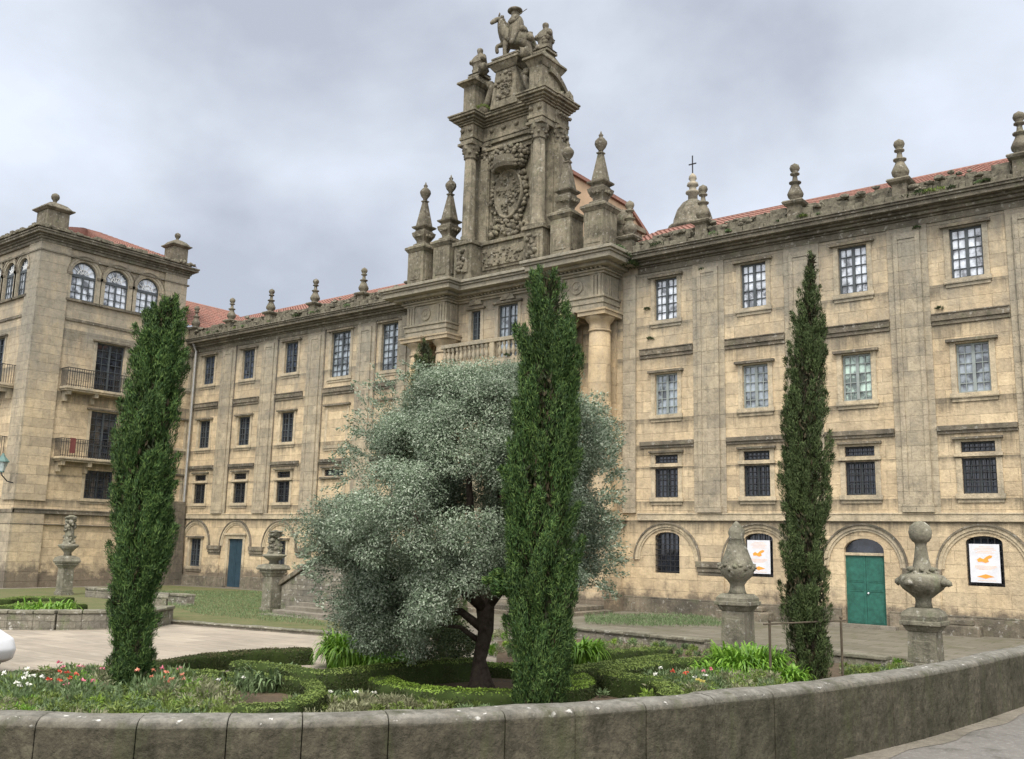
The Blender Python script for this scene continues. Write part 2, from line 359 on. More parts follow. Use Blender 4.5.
# tiles
def tiles():
    m, t, b = mat('red_roof_tiles', 0.85, 0.2); P = wpos(t)
    s = t.nodes.new('ShaderNodeSeparateXYZ'); t.links.new(P, s.inputs[0])
    col = mixc(t, ramp(t, noise(t, P, 2.2, 6, 0.7), [(0.35, 0.0), (0.68, 1.0)]), (0.27, 0.125, 0.095), (0.16, 0.095, 0.078))
    col = mixc(t, ramp(t, noise(t, P, 9, 4, 0.7), [(0.45, 0.0), (0.7, .6)]), col, (0.33, 0.215, 0.165))
    t.links.new(col, b.inputs['Base Color']); return m
TILE = tiles()
def ground_mat(name, a, b_, c, s1=1.2, s2=14, grass=None, gamt=.5, gscale=0.5, bmp=.5):
    m, t, b = mat(name, 0.95, 0.12); P = wpos(t)
    col = mixc(t, ramp(t, noise(t, P, s1, 7, 0.65), [(0.35, 0.0), (0.65, 1.0)]), a, b_)
    col = mixc(t, ramp(t, noise(t, P, s2, 4, 0.7), [(0.5, 0.0), (0.75, 1.0)]), col, c)
    if grass:
        g = ramp(t, noise(t, P, gscale, 8, 0.75), [(gamt, 0.0), (gamt+.1, 1.0)])
        col = mixc(t, g, col, grass)
    t.links.new(col, b.inputs['Base Color']); bump(t, b, noise(t, P, s2*2, 6, 0.7), bmp, 0.02); return m
LAWN = ground_mat('lawn_ground', (0.085, 0.105, 0.04), (0.13, 0.125, 0.06), (0.17, 0.15, 0.095), 0.9, 12)
SANDP = None
SOIL = ground_mat('garden_soil', (0.12, 0.09, 0.062), (0.075, 0.06, 0.042), (0.16, 0.125, 0.09), 2, 20, grass=(0.06, 0.08, 0.03), gamt=.56, gscale=1.2)
ROADM = ground_mat('road_asphalt', (0.20, 0.19, 0.172), (0.145, 0.138, 0.125), (0.26, 0.25, 0.23), 1.0, 22, grass=(.12, .115, .10), gamt=.55, gscale=2.0, bmp=.8)
def pavement():
    m, t, b = mat('mossy_flagstones', 0.92, 0.2); P = wpos(t)
    br = t.nodes.new('ShaderNodeTexBrick'); t.links.new(P, br.inputs['Vector']); br.inputs['Scale'].default_value = 1
    br.inputs['Brick Width'].default_value = 1.3; br.inputs['Row Height'].default_value = .62; br.inputs['Mortar Size'].default_value = .022
    br.inputs['Mortar Smooth'].default_value = .5
    br.inputs['Color1'].default_value = (0.13, 0.118, 0.092, 1); br.inputs['Color2'].default_value = (0.175, 0.158, 0.125, 1); br.inputs['Mortar'].default_value = (0.075, 0.085, 0.04, 1)
    col = mixc(t, ramp(t, noise(t, P, .6, 7, 0.7), [(0.45, 0.0), (0.68, .7)]), br.outputs['Color'], (0.085, 0.085, 0.045))
    col = mixc(t, ramp(t, noise(t, P, 3, 7, 0.7), [(0.5, 0.0), (0.75, .45)]), col, (0.22, 0.20, 0.165))
    t.links.new(col, b.inputs['Base Color'])
    bump(t, b, math_(t, 'SUBTRACT', noise(t, P, 8, 5, .6), br.outputs['Fac']), .5, .03); return m
FLAG = pavement()
def sandpath():
    m, t, b = mat('pale_worn_paving', 0.92, 0.2); P = wpos(t)
    br = t.nodes.new('ShaderNodeTexBrick'); t.links.new(P, br.inputs['Vector']); br.inputs['Scale'].default_value = 1
    br.inputs['Brick Width'].default_value = 1.9; br.inputs['Row Height'].default_value = .8; br.inputs['Mortar Size'].default_value = .02; br.inputs['Mortar Smooth'].default_value = .7
    br.inputs['Color1'].default_value = (0.27, 0.235, 0.185, 1); br.inputs['Color2'].default_value = (0.35, 0.305, 0.24, 1); br.inputs['Mortar'].default_value = (0.17, 0.16, 0.12, 1)
    col = mixc(t, ramp(t, noise(t, P, .45, 7, 0.7), [(0.45, 0.0), (0.68, .8)]), br.outputs['Color'], (0.20, 0.18, 0.145))
    col = mixc(t, ramp(t, noise(t, scaled(t, P, (.3, 1.6, 1)), 2.2, 7, 0.7), [(0.5, 0.0), (0.75, .6)]), col, (0.42, 0.38, 0.31))
    t.links.new(col, b.inputs['Base Color']); bump(t, b, noise(t, P, 12, 6, .6), .4, .02); return m
SANDP = sandpath()
L_CYP = leafmat('cypress_foliage', (0.016, 0.040, 0.011), (0.040, 0.088, 0.022), (0.115, 0.180, 0.044), 0.65, 0.12, 1.6)
L_CYPD = leafmat('dull_cypress_foliage', (0.024, 0.042, 0.013), (0.054, 0.082, 0.027), (0.108, 0.145, 0.052), 0.7, 0.12, 1.6)
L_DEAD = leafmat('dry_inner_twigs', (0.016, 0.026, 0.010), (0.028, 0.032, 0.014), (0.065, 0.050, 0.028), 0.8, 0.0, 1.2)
L_OLI = leafmat('silver_foliage', (0.085, 0.128, 0.068), (0.19, 0.245, 0.165), (0.39, 0.44, 0.345), 0.6, 0.25, 0.8, 0.25)
L_BOX = leafmat('boxwood_foliage', (0.095, 0.142, 0.030), (0.145, 0.20, 0.046), (0.20, 0.26, 0.072), 0.6, 0.15, 1.0)
L_BOXL = leafmat('bright_boxwood_foliage', (0.10, 0.165, 0.022), (0.16, 0.25, 0.034), (0.23, 0.34, 0.06), 0.6, 0.15, 1.0)
L_AGA = leafmat('strap_leaves', (0.06, 0.15, 0.012), (0.13, 0.27, 0.024), (0.22, 0.38, 0.05), 0.45, 0.25, 1.5, 0.4)
L_WEED = leafmat('grey_green_weeds', (0.07, 0.115, 0.04), (0.13, 0.19, 0.085), (0.22, 0.29, 0.15), 0.7, 0.25, 1.5)
L_WEED2 = leafmat('dry_weeds', (0.13, 0.14, 0.07), (0.22, 0.23, 0.13), (0.33, 0.33, 0.21), 0.7, 0.25, 1.5)
L_DARK = leafmat('dark_shrub_foliage', (0.02, 0.034, 0.012), (0.04, 0.062, 0.022), (0.07, 0.095, 0.035), 0.6, 0.15, 1.2)
L_RED = leafmat('red_petals', (0.55, 0.05, 0.03), (0.70, 0.13, 0.08), (0.75, 0.25, 0.15), 0.6, 0.2)
L_PNK = leafmat('pink_petals', (0.65, 0.12, 0.22), (0.75, 0.25, 0.33), (0.8, 0.4, 0.45), 0.6, 0.2)
L_WHT = leafmat('white_petals', (0.75, 0.76, 0.66), (0.82, 0.82, 0.76), (0.85, 0.85, 0.8), 0.6, 0.2)
L_YEL = leafmat('yellow_petals', (0.75, 0.62, 0.12), (0.8, 0.7, 0.25), (0.85, 0.78, 0.4), 0.6, 0.2)
L_ORG = leafmat('salmon_petals', (0.62, 0.20, 0.12), (0.72, 0.32, 0.22), (0.8, 0.45, 0.33), 0.6, 0.2)

# ------------------------------------------------------------------ ground, paths, road
def sheet(name, pts, m, dz, label=None, kind='structure', follow=True):
    b = MB()
    for lo, hi in ((-200, -60), (-60, -22), (-22, 200)):      # cut where the ground changes its tilt
        q = list(pts)
        for lim, sg in ((lo, 1), (hi, -1)):
            r = []
            for i in range(len(q)):
                (xa, ya), (xb, yb) = q[i-1], q[i]; ia, ib = (xa-lim)*sg >= 0, (xb-lim)*sg >= 0
                if ia != ib: t = (lim-xa)/(xb-xa); r.append((lim, ya+(yb-ya)*t))
                if ib: r.append((xb, yb))
            q = r
            if not q: break
        if len(q) > 2: b.add([(x, y, gz(x)+dz) for x, y in q], [tuple(range(len(q)))])
    o = b.build(name, m, recalc=False)
    # make it face up
    me = o.data
    me.update()
    if me.polygons[0].normal.z < 0: me.flip_normals()
    return tagp(o, label, kind=kind)
b = MB()
xs = [-900, -60, -22, 900]
for i in range(3):
    b.add([(xs[i], -900, gz(xs[i])), (xs[i+1], -900, gz(xs[i+1])), (xs[i+1], 900, gz(xs[i+1])), (xs[i], 900, gz(xs[i]))], [(0, 1, 2, 3)])
tagp(b.build('ground', PAVE, recalc=False), kind='structure')
def strip_pts(pts, dz, m, name):   # subdivided so it follows the tilt
    return sheet(name, pts, m, dz)
sheet('flagstone_paving', [(-60, -13.1), (9.9, -13.1), (9.9, -0.1), (-60, -0.1)], FLAG, .004)
sheet('lawn', [(-60, -19.6), (-31, -19.6), (-23.6, -19.0), (-23.6, -14.2), (-34, -13), (-37, -1.2), (-60, -1.2)], LAWN, .008)
sheet('sandy_path', [(-59.9, -34), (-21.5, -34), (-14.6, -24.6), (-13.5, -19.6), (-23.4, -18.9), (-31.2, -19.55), (-33, -23), (-59.9, -23)], SANDP, .008)
WALLC = [(-14.5, -39.3), (-11, -39.1), (-8.3, -38.4), (-6.3, -37.35), (-5.0, -36.35), (-4.13, -35.3), (-3.72, -34.55), (-3.45, -33.95), (-3.15, -33.15), (-2.80, -31.9), (-2.47, -30.0), (-2.22, -27.4), (-1.9, -24.0), (-1.4, -20.0), (-0.9, -16.0), (-0.6, -12.0)]
sheet('garden_soil', WALLC + [(-17.6, -13.05), (-19, -16), (-15, -21), (-16.5, -25.2), (-21, -28.5), (-24, -33), (-20, -38)], SOIL, .012)
# catmull-rom of the wall line
def cr_spline(pts, n=6):
    P = [Vector(p) for p in pts]; P = [P[0]*2-P[1]] + P + [P[-1]*2-P[-2]]; o = []
    for i in range(1, len(P)-2):
        for k in range(n):
            t = k/n; a, b_, c, d = P[i-1:i+3]
            o.append(0.5*((2*b_)+(c-a)*t+(2*a-5*b_+4*c-d)*t*t+(3*b_-a-3*c+d)*t**3))
    o.append(P[-2]); return o
WC = cr_spline(WALLC, 8)
# road slab: outside of the curved wall, 1.4 m above the courtyard
b = MB()
outer = []
Cc = Vector((-14.5, -26))
for p in WC:
    d = (p-Cc).normalized(); q = p+d*70; outer.append(q)
vs = [(p.x-0*0, p.y, 1.4) for p in WC] + [(q.x, q.y, 1.4+0.0) for q in outer]; n = len(WC)
b.add(vs, [(i, i+1, n+i+1, n+i) for i in range(n-1)])
ro = b.build('road', ROADM, recalc=False)
if ro.data.polygons[0].normal.z < 0: ro.data.flip_normals()
tagp(ro, kind='structure')
# pale kerb stones along the foot of the wall, on the road side
b = MB(); b.smooth = False
off = []
for i, p in enumerate(WC):
    d = (WC[min(i+1, n-1)]-WC[max(i-1, 0)]).normalized(); off.append(Vector((d.y, -d.x)))
for i in range(n-1):
    a0, a1 = WC[i]+off[i]*(.17+.04*math.sin(i*1.3)), WC[i+1]+off[i+1]*(.17+.04*math.sin((i+1)*1.3)); c0, c1 = WC[i]-off[i]*.02, WC[i+1]-off[i+1]*.02
    b.add([(a0.x, a0.y, 1.404), (a1.x, a1.y, 1.404), (c1.x, c1.y, 1.404), (c0.x, c0.y, 1.404)], [(0, 1, 2, 3)])
kb = b.build('pavement', PAVE, recalc=False)
if kb.data.polygons[0].normal.z < 0: kb.data.flip_normals()
tagp(kb, kind='structure')
# ------------------------------------------------------------------ foreground parapet: blocks of a rounded section
def offs(i, s): return WC[i]+off[i]*s
par = empty('stone_parapet', (WALLC[8][0], WALLC[8][1], 0), 'long low curved grey stone parapet along the foreground, rounded top with white lichen spots', 'wall')
arc = [0]
for i in range(1, n): arc.append(arc[-1]+(WC[i]-WC[i-1]).length)
def at_arc(s):
    for i in range(1, n):
        if arc[i] >= s: break
    t = (s-arc[i-1])/(arc[i]-arc[i-1]); return WC[i-1].lerp(WC[i], t), off[i-1].lerp(off[i], t).normalized()
s = 0.0; random.seed(3)
blocks = MB(); blocks.smooth = False
prof = [(0.0, 0.0), (0.0, 1.80), (0.0, 1.87), (0.0, 1.925), (-0.016, 1.952), (-0.05, 1.970), (-0.14, 1.978), (-0.22, 1.972), (-0.27, 1.955), (-0.30, 1.90), (-0.30, 0.0)]
while s < arc[-1]-0.3:
    L = min(random.choice([.42, .50, .56, .62, .74]), arc[-1]-s); g = .0025; jz = random.uniform(-.005, .005); jo = random.uniform(-.003, .003)
    k = 6; vs = []
    for j in range(k+1):
        p, o = at_arc(min(s+g+(L-2*g)*j/k, arc[-1]))
        for a, z in prof:
            q = p+o*(a+jo); wob = mnoise.noise(Vector((q.x*3, q.y*3, z*4)))*.010
            vs.append((q.x+o.x*wob, q.y+o.y*wob, z+jz*(z > 1)+wob*(z > 1)))
    m_ = len(prof); fs = [(j*m_+i, j*m_+i+1, (j+1)*m_+i+1, (j+1)*m_+i) for j in range(k) for i in range(m_-1)]
    fs += [tuple(range(m_)), tuple(k*m_+i for i in range(m_-1, -1, -1))]
    blocks.add(vs, fs); s += L
pb = blocks.build('wall_blocks', PARAP, par, bevel=0.005)

# ------------------------------------------------------------------ the monastery
HOUSE = empty('monastery_building', (-31.3, 0, 0), 'long three storey ashlar stone building with blind arcade below and columned portal', 'building')
TOWER = empty('corner_pavilion', (-66, -6.5, -.35), 'projecting stone corner pavilion at far left with arched top windows and iron balconies', 'building')
X0, X1 = -61.2, 13.0
winR = [-21.97+4.487*i for i in range(8)]
winL = [-59.2, -54.6, -50.0, -45.15, -40.6]
def gridwall(mb, x0, x1, z0, z1, holes, yf, yb):
    xsn = sorted({x0, x1, *[h[0] for h in holes], *[h[1] for h in holes]}); zs = sorted({z0, z1, *[h[2] for h in holes], *[h[3] for h in holes]})
    xsn = [x for x in xsn if x0 <= x <= x1]; zs = [z for z in zs if z0 <= z <= z1]
    for i in range(len(xsn)-1):
        for j in range(len(zs)-1):
            cx, cz = (xsn[i]+xsn[i+1])/2, (zs[j]+zs[j+1])/2
            if any(h[0] < cx < h[1] and h[2] < cz < h[3] for h in holes): continue
            mb.add([(xsn[i], yf, zs[j]), (xsn[i+1], yf, zs[j]), (xsn[i+1], yf, zs[j+1]), (xsn[i], yf, zs[j+1])], [(0, 1, 2, 3)])
    for a, b_, c, d in holes:
        mb.add([(a, yf, c), (b_, yf, c), (b_, yf, d), (a, yf, d), (a, yb, c), (b_, yb, c), (b_, yb, d), (a, yb, d)], [(0, 1, 5, 4), (1, 2, 6, 5), (2, 3, 7, 6), (3, 0, 4, 7)])
holes = []; wins = []   # wins: (x, z0, z1, width, kind)
def addw(x, z0, z1, wd, kind): holes.append((x-wd/2, x+wd/2, z0, z1)); wins.append((x, z0, z1, wd, kind))
for i, x in enumerate(winR):
    addw(x, 13.79, 15.86, 1.21, 'A'+'LLLL'[i % 4]); addw(x, 9.19, 11.16, 1.21, 'B'+'MMGM'[i % 4])
    addw(x, 6.88, 7.28, 1.21, 'C'); addw(x, 5.29, 6.65, 1.21, 'D')
for i, x in enumerate(winL):
    if i < 3:
        addw(x, 13.79, 15.86, 1.32, 'a'); addw(x, 9.19, 11.16, 1.32, 'b')
        addw(x, 6.88, 7.28, 1.32, 'C'); addw(x, 5.29, 6.65, 1.32, 'D')
    else:
        addw(x, 13.1, 16.0, 1.75, 'wide'); addw(x, 6.88, 7.28, 1.75, 'C')
        wins.append((x, 8.8, 11.2, 1.75, 'blind')); wins.append((x, 5.0, 6.65, 1.75, 'blind'))
arched = []  # ground floor openings: x, half width, z0, spring, rise
for i, x in enumerate(winR):
    z = gz(x)
    if i % 4 == 2: arched.append((x, .80, z+.02, 3.04, .50, 'door'))
    else: arched.append((x, .64, 1.84, 3.45, .25, 'grate' if i % 4 == 0 else 'poster'))
for i, x in enumerate(winL):
    z = gz(x)
    if i == 1: holes.append((x-.8, x+.8, z+.05, 2.9)); wins.append((x, z+.05, 2.9, 1.6, 'bluedoor'))
    else: addw(x, .95, 2.85, 1.3, 'b')
for a in arched: holes.append((a[0]-a[1], a[0]+a[1], a[2], a[3]+a[4]))
DR = (-33.4, -29.2, 0, 11.0); holes.append(DR)
wall = MB(); gridwall(wall, X0, X1, -.6, 17.0, holes, 0, .38)
for a in arched: wall.spandrel(a[0], a[1], a[3], a[4], a[3]+a[4], .002, .37, 12)
wall.spandrel(-31.3, 2.1, 8.9, 2.1, 11.0, .002, .37, 16)
wall.add([(X1, 0, -.6), (X1, 12, -.6), (X1, 12, 17), (X1, 0, 17)], [(0, 1, 2, 3)])
wall.add([(X0, 12, -.6), (X1, 12, -.6), (X1, 12, 17), (X0, 12, 17)], [(0, 1, 2, 3)])
wall.build('wall', WALL, HOUSE)

# shared window meshes --------------------------------------------------
cache = {}
def wmeshes(wd, h, kind):
    k = (round(wd, 2), round(h, 2), kind)
    if k in cache: return cache[k]
    r = {}; hw = wd/2
    if kind not in ('C', 'arch'):
        s_ = MB(); ft = .21
        # stone surround, sill and hood (slot 0 trim, slot 1 dark mould)
        top = h if kind != 'D' else h
        s_.box(-hw-ft, -hw-.001, -.045, .06, 0, h); s_.box(hw+.001, hw+ft, -.045, .06, 0, h)
        if kind != 'D': s_.box(-hw-ft, hw+ft, -.05, .06, h+.001, h+ft)
        s_.box(-hw-ft-.06, hw+ft+.06, -.10, .05, -.20, -.001)
        s_.box(-hw-ft, hw+ft, -.05, .05, -.34, -.202)
        if kind != 'D':
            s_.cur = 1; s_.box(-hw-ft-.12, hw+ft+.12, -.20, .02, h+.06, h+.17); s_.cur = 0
        r['window'] = (s_, [TRIM, LEDGE])
    if kind == 'C':
        s_ = MB(); ft = .21
        s_.box(-hw-ft, -hw-.001, -.045, .06, -.16, h); s_.box(hw+.001, hw+ft, -.045, .06, -.16, h)
        s_.box(-hw-ft-.05, hw+ft+.05, -.12, .05, -.17, -.03)
        s_.box(-hw-ft, hw+ft, -.05, .06, h+.001, h+.15)
        s_.cur = 1; s_.box(-hw-ft-.08, hw+ft+.08, -.18, .02, h+.1, h+.19); s_.cur = 0
        r['window'] = (s_, [TRIM, LEDGE])
    if kind != 'blind':
        f = MB(); y0, y1 = .13, .19; t_ = .075
        f.box(-hw, -hw+t_, y0, y1, 0, h); f.box(hw-t_, hw, y0, y1, 0, h); f.box(-hw+t_, hw-t_, y0, y1, 0, t_); f.box(-hw+t_, hw-t_, y0, y1, h-t_, h)
        if kind != 'C':
            f.box(-.06, .06, y0-.02, y1, t_, h-t_)
            rows_ = {'D': 3}.get(kind, 5 if wd < 1.5 else 7)
            for i in range(1, rows_):
                z = h*i/rows_; f.box(-hw+t_, -.06, y0+.01, y1-.005, z-.018, z+.018); f.box(.06, hw-t_, y0+.01, y1-.005, z-.018, z+.018)
            for sx in (-1, 1):
                c = sx*(hw/2+.01); f.box(c-.018, c+.018, y0+.012, y1-.007, t_, h-t_)
        r['frame'] = (f, [WOODL if kind[0] in 'B' else WOODF])
        p = MB(); p.box(-hw, hw, .20, .21, 0, h)
        gm = {'AL': GL_L, 'BM': GL_M, 'BG': GL_G, 'a': GL_B, 'b': GL_D, 'wide': GL_M, 'D': GL_D, 'C': GL_D}.get(kind, GL_D)
        r['pane'] = (p, [gm])
        if kind in 'CD' or kind == 'grate':
            g = MB(); nb = 6; nr = 5 if kind == 'D' else 2
            for i in range(nb+1):
                x = -hw+.03+(wd-.06)*i/nb; g.box(x-.016, x+.016, .03, .058, 0, h)
            for i in range(nr+1):
                z = .02+(h-.04)*i/nr; g.box(-hw, hw, .02, .032, z-.014, z+.014)
            r['grille'] = (g, [IRON])
    else:
        p = MB(); p.box(-hw, hw, -.02, .05, 0, h); p.box(-hw, hw, -.03, -.02, h*.93, h*.95); r['panel'] = (p, [WALL])
    cache[k] = {n_: (mb.mesh(n_, ms)) for n_, (mb, ms) in r.items()}
    return cache[k]
def place(parent, x, z0, z1, wd, kind, rot=0, off=(0, 0, 0), label=None):
    T = Matrix.Translation(off) @ Matrix.Rotation(rot, 4, 'Z'); pos = T @ Vector((x, 0, z0))
    ms = wmeshes(wd, z1-z0, kind); first = None
    for nm, me in ms.items():
        o = bpy.data.objects.new(nm, me); COL.objects.link(o)
        if first is None:
            first = o; o.parent = parent; o.location = pos-origin(parent); o.rotation_euler = (0, 0, rot)
            if label: o['label'] = label
        else: o.parent = first
    return first
for x, z0, z1, wd, kind in wins:
    if kind == 'bluedoor':
        d = MB(); hw = wd/2; d.box(x-hw, x+hw, .1, .16, z0, z1)
        for sx in (-1, 1):
            for a, c in ((.08, .45), (.52, .92)):
                h = z1-z0; d.box(x+sx*hw*.52-.26, x+sx*hw*.52+.26, .085, .1, z0+h*a, z0+h*c)
        d.box(x-.012, x+.012, .08, .1, z0, z1)
        do = d.build('door', BLUE, HOUSE); do['label'] = 'blue painted wooden door'
        s_ = MB(); s_.box(x-hw-.24, x-hw-.001, -.06, .06, z0, z1); s_.box(x+hw+.001, x+hw+.24, -.06, .06, z0, z1); s_.box(x-hw-.24, x+hw+.24, -.065, .06, z1+.001, z1+.25)
        s_.box(x-hw-.34, x+hw+.34, -.16, .02, z1+.251, z1+.36); s_.build('door_surround', TRIM, do)
        continue
    place(HOUSE, x, z0, z1, wd, kind)
# ground-floor arched openings
for (x, hw, z0, zs, rise, kind) in arched:
    if kind == 'door':
        d = MB()
        d.box(x-hw, x-.006, .18, .25, z0, 2.86); d.box(x+.006, x+hw, .18, .25, z0, 2.86)
        for sx in (-1, 1):
            cx = x+sx*hw*.5
            for a, c in ((.12, 1.25), (1.38, 1.62), (1.75, 2.74)): 
                d.box(cx-.29, cx+.29, .165, .18, z0+a, z0+c-.02); d.box(cx-.23, cx+.23, .155, .165, z0+a+.06, z0+c-.08)
        do = d.build('door', GREEN, HOUSE); do['label'] = 'dark green double wooden door'
        k = MB(); k.smooth = True; k.blob((x+.08, .14, z0+1.32), .04, 0); k.build('handle', WHITE, do)
        l = MB(); l.box(x-hw, x+hw, .1, .24, 2.861, 2.97); l.cur = 1
        l.box(x-hw, x+hw, .2, .22, 2.97, zs+rise); l.cur = 0
        l.build('lunette', [TRIM, GL_D, IRON], HOUSE)
        st = MB(); st.box(x-hw-.5, x+hw+.5, -.55, -.001, gz(x)+.004, gz(x)+.13); st.build('doorstep', PAVE, HOUSE)
    else:
        f = MB(); f.box(x-hw, x+hw, .28, .30, z0, zs+rise); wo = f.build('window', GL_D, HOUSE)
        g = MB(); 
        for i in range(6):
            xx = x-hw+.05+(2*hw-.1)*i/5; g.box(xx-.018, xx+.018, .10, .13, z0, zs+rise*.98)
        for i in range(8):
            zz = z0+.08+(zs-z0+.1)*i/7; g.box(x-hw, x+hw, .085, .105, zz-.016, zz+.016)
        g.build('grille', IRON, wo)
# archivolts, imposts, piers ------------------------------------------------
for lst in (winR, winL):
    for x in lst:
        ar = MB(); ar.arch(x, 2.42, 1.42, 1.52, -.05, .0, n=22); ar.arch(x, 2.42, 1.52, 1.66, -.09, .0, n=22); ar.cur = 1; ar.arch(x, 2.42, 1.66, 1.73, -.14, .0, n=22)
        ar.build('blind_arch', [TRIM, LEDGE], HOUSE)
piers = [(winR[i]+winR[i+1])/2 for i in range(7)] + [winR[-1]+2.24] + [-56.9, -52.3, -47.55]
for x in piers:
    p = MB(); p.box(x-.62, x+.62, -.07, 0, gz(x)-.2, 1.9); p.build('pier', WALL, HOUSE)
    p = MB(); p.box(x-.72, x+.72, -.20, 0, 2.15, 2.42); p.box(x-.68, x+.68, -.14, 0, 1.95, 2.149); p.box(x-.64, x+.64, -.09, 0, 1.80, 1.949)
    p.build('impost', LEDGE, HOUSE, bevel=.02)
# plinth
pl = MB()
segs = []; xx = X0
blockers = sorted([(x-.95, x+.95) for (x, hw, *_r) in arched if _r[-1] == 'door'] + [(winL[1]-.95, winL[1]+.95), (-38.2, -24.3)])
for a, c in blockers + [(X1, X1)]:
    if a > xx: segs.append((xx, a))
    xx = c
for a, c in segs:
    pl = MB(); pl.box(a, c, -.16, 0, -.8, gz((a+c)/2)+.62); pl.box(a, c, -.12, 0, gz((a+c)/2)+.621, gz((a+c)/2)+.70)
    pl.build('plinth', LEDGE, HOUSE, bevel=.02)
# loose mossy stones at the foot of the wall
# string courses
def courses(a, c, name='string_course'):
    s_ = MB()
    s_.box(a, c, -.10, 0, 4.22, 4.50); s_.box(a, c, -.13, 0, 4.501, 4.57)
    s_.build(name, TRIM, HOUSE, bevel=.015)
courses(X0, -39.8); courses(-23.5, X1)
bays = [(winR[i], 1.21) for i in range(8)] + [(x, 1.15) for x in winL]
for x, wd in bays:
    half = 1.42
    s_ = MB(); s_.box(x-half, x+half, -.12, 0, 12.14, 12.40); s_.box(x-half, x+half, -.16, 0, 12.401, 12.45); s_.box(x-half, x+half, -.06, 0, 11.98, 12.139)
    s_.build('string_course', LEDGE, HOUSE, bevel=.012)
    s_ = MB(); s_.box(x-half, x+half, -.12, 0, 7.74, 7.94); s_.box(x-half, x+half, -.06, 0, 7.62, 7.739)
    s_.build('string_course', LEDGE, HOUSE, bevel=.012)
# pilasters with a sunken panel
pils = piers[:8] + [-56.9, -52.3, -47.55, -42.85]
for x in pils:
    p = MB(); p.box(x-.80, x+.80, -.05, 0, 4.571, 16.25)
    p.box(x-.53, x-.34, -.15, -.05, 4.9, 16.0); p.box(x+.34, x+.53, -.15, -.05, 4.9, 16.0)
    p.box(x-.34, x+.34, -.115, -.05, 4.9, 16.0); p.box(x-.34, x+.34, -.15, -.115, 15.75, 16.0); p.box(x-.34, x+.34, -.15, -.115, 4.9, 5.25)
    p.box(x-.60, x+.60, -.22, -.05, 4.58, 4.9); p.build('pilaster', PIL, HOUSE, bevel=.012)
for a, c in ((-61.1, -60.75), (-40.0, -38.9), (-24.3, -23.6), (-39.6, -39.2)):
    p = MB(); p.box(a, c, -.14 if a < -39.8 or a > -30 else -.22, 0, 4.571, 16.25); p.build('pilaster', PIL, HOUSE, bevel=.012)
# downpipes
pipes = MB()
for x, z0, z1 in ((-60.6, .0, 16.9),): pipes.tube([(x, -.28, z0), (x, -.28, z1-.6), (x, -.6, z1)], .07)
pipes.build('downpipe', plain('zinc_pipe', (0.28, .28, .27), .5, .4, .2), HOUSE)
pipes = MB(); pipes.smooth = True
for x in (-55.95, -51.35, -46.6, -41.9): pipes.tube([(x, -.07, 4.6), (x, -.07, 16.3)], .022, 5)
pipes.build('cable', IRON, HOUSE)
# cornice -----------------------------------------------------------------
def cornice(mb, x0, x1, yb=0.0, z=16.25, ends=(0, 0)):
    steps = [(.06, 0.0, .28), (.14, .28, .36), (.30, .36, .50), (.46, .50, .60), (.74, .60, .78), (.82, .78, .88), (.88, .88, .95)]
    for o, a, c in steps:
        mb.box(x0-ends[0]*o, x1+ends[1]*o, yb-o, yb, z+a+.0005, z+c)
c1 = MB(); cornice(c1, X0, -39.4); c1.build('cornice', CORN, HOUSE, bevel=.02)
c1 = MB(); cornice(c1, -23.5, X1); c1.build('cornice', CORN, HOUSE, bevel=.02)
# rough mossy stones on the eaves + tiles
random.seed(11)
for a, c in ((X0, -39.5), (-23.4, X1)):
    e_ = MB(); x = a
    while x < c:
        L = random.uniform(.25, .55); h = random.uniform(.20, .34)
        y = -.72+random.uniform(-.06, .08)
        e_.box(x, min(x+L*.96, c), y, .2, 17.2, 17.2+h)
        e_.box(x+.05, min(x+L*1.15, c+.1), y+.25+random.uniform(-.05, .05), .3, 17.2+h+.001, 17.74+random.uniform(-.08, .1))
        e_.box(x+random.uniform(-.2, -.1), min(x+L*1.2, c), y+.5, .4, 17.45, 17.98+random.uniform(-.1, .14))
        x += L
    for i in range(int((c-a)*5)):
        xx = random.uniform(a, c); r = random.uniform(.06, .17)
        e_.blob((xx, (lambda q: q)(random.uniform(-.72, -.1)), 17.5+random.uniform(0, .5)), (r*1.4, r, r*.8), .4, 1, i)
    e_.build('eaves_stones', MOSS, HOUSE, bevel=.03)
def tiled(name, parent, P00, P10, P01, P11, pitch=.26, amp=.045):
    """barrel-tiled roof plane; P00-P10 eave, P01-P11 ridge"""
    P00, P10, P01, P11 = map(Vector, (P00, P10, P01, P11)); L = (P10-P00).length; nb = max(4, int(L/pitch)); seg = 6; R = max(3, int((P01-P00).length/.42))
    vs = []; fs = []; nrm = (P10-P00).cross(P01-P00).normalized()
    if nrm.z < 0: nrm = -nrm
    cols = nb*seg+1
    for r in range(R+1):
        for k in range(cols):
            u = k/(cols-1); v = r/R; p = (P00.lerp(P10, u)).lerp(P01.lerp(P11, u), v)
            ph = (k % seg)/seg; h = abs(math.sin(math.pi*ph))*amp*1.6
            vs.append(tuple(p+nrm*(h+.0)))
            vs.append(tuple(p+nrm*(h+.035)))
    # two rows of verts per course for an overlap step
    def id_(r, k, up): return (r*cols+k)*2+up
    for r in range(R):
        for k in range(cols-1):
            fs.append((id_(r, k, 1), id_(r, k+1, 1), id_(r+1, k+1, 0), id_(r+1, k, 0)))
            fs.append((id_(r, k, 0), id_(r, k+1, 0), id_(r, k+1, 1), id_(r, k, 1)))
    b_ = MB(); b_.add(vs, fs); return b_.build(name, TILE, parent, recalc=False)
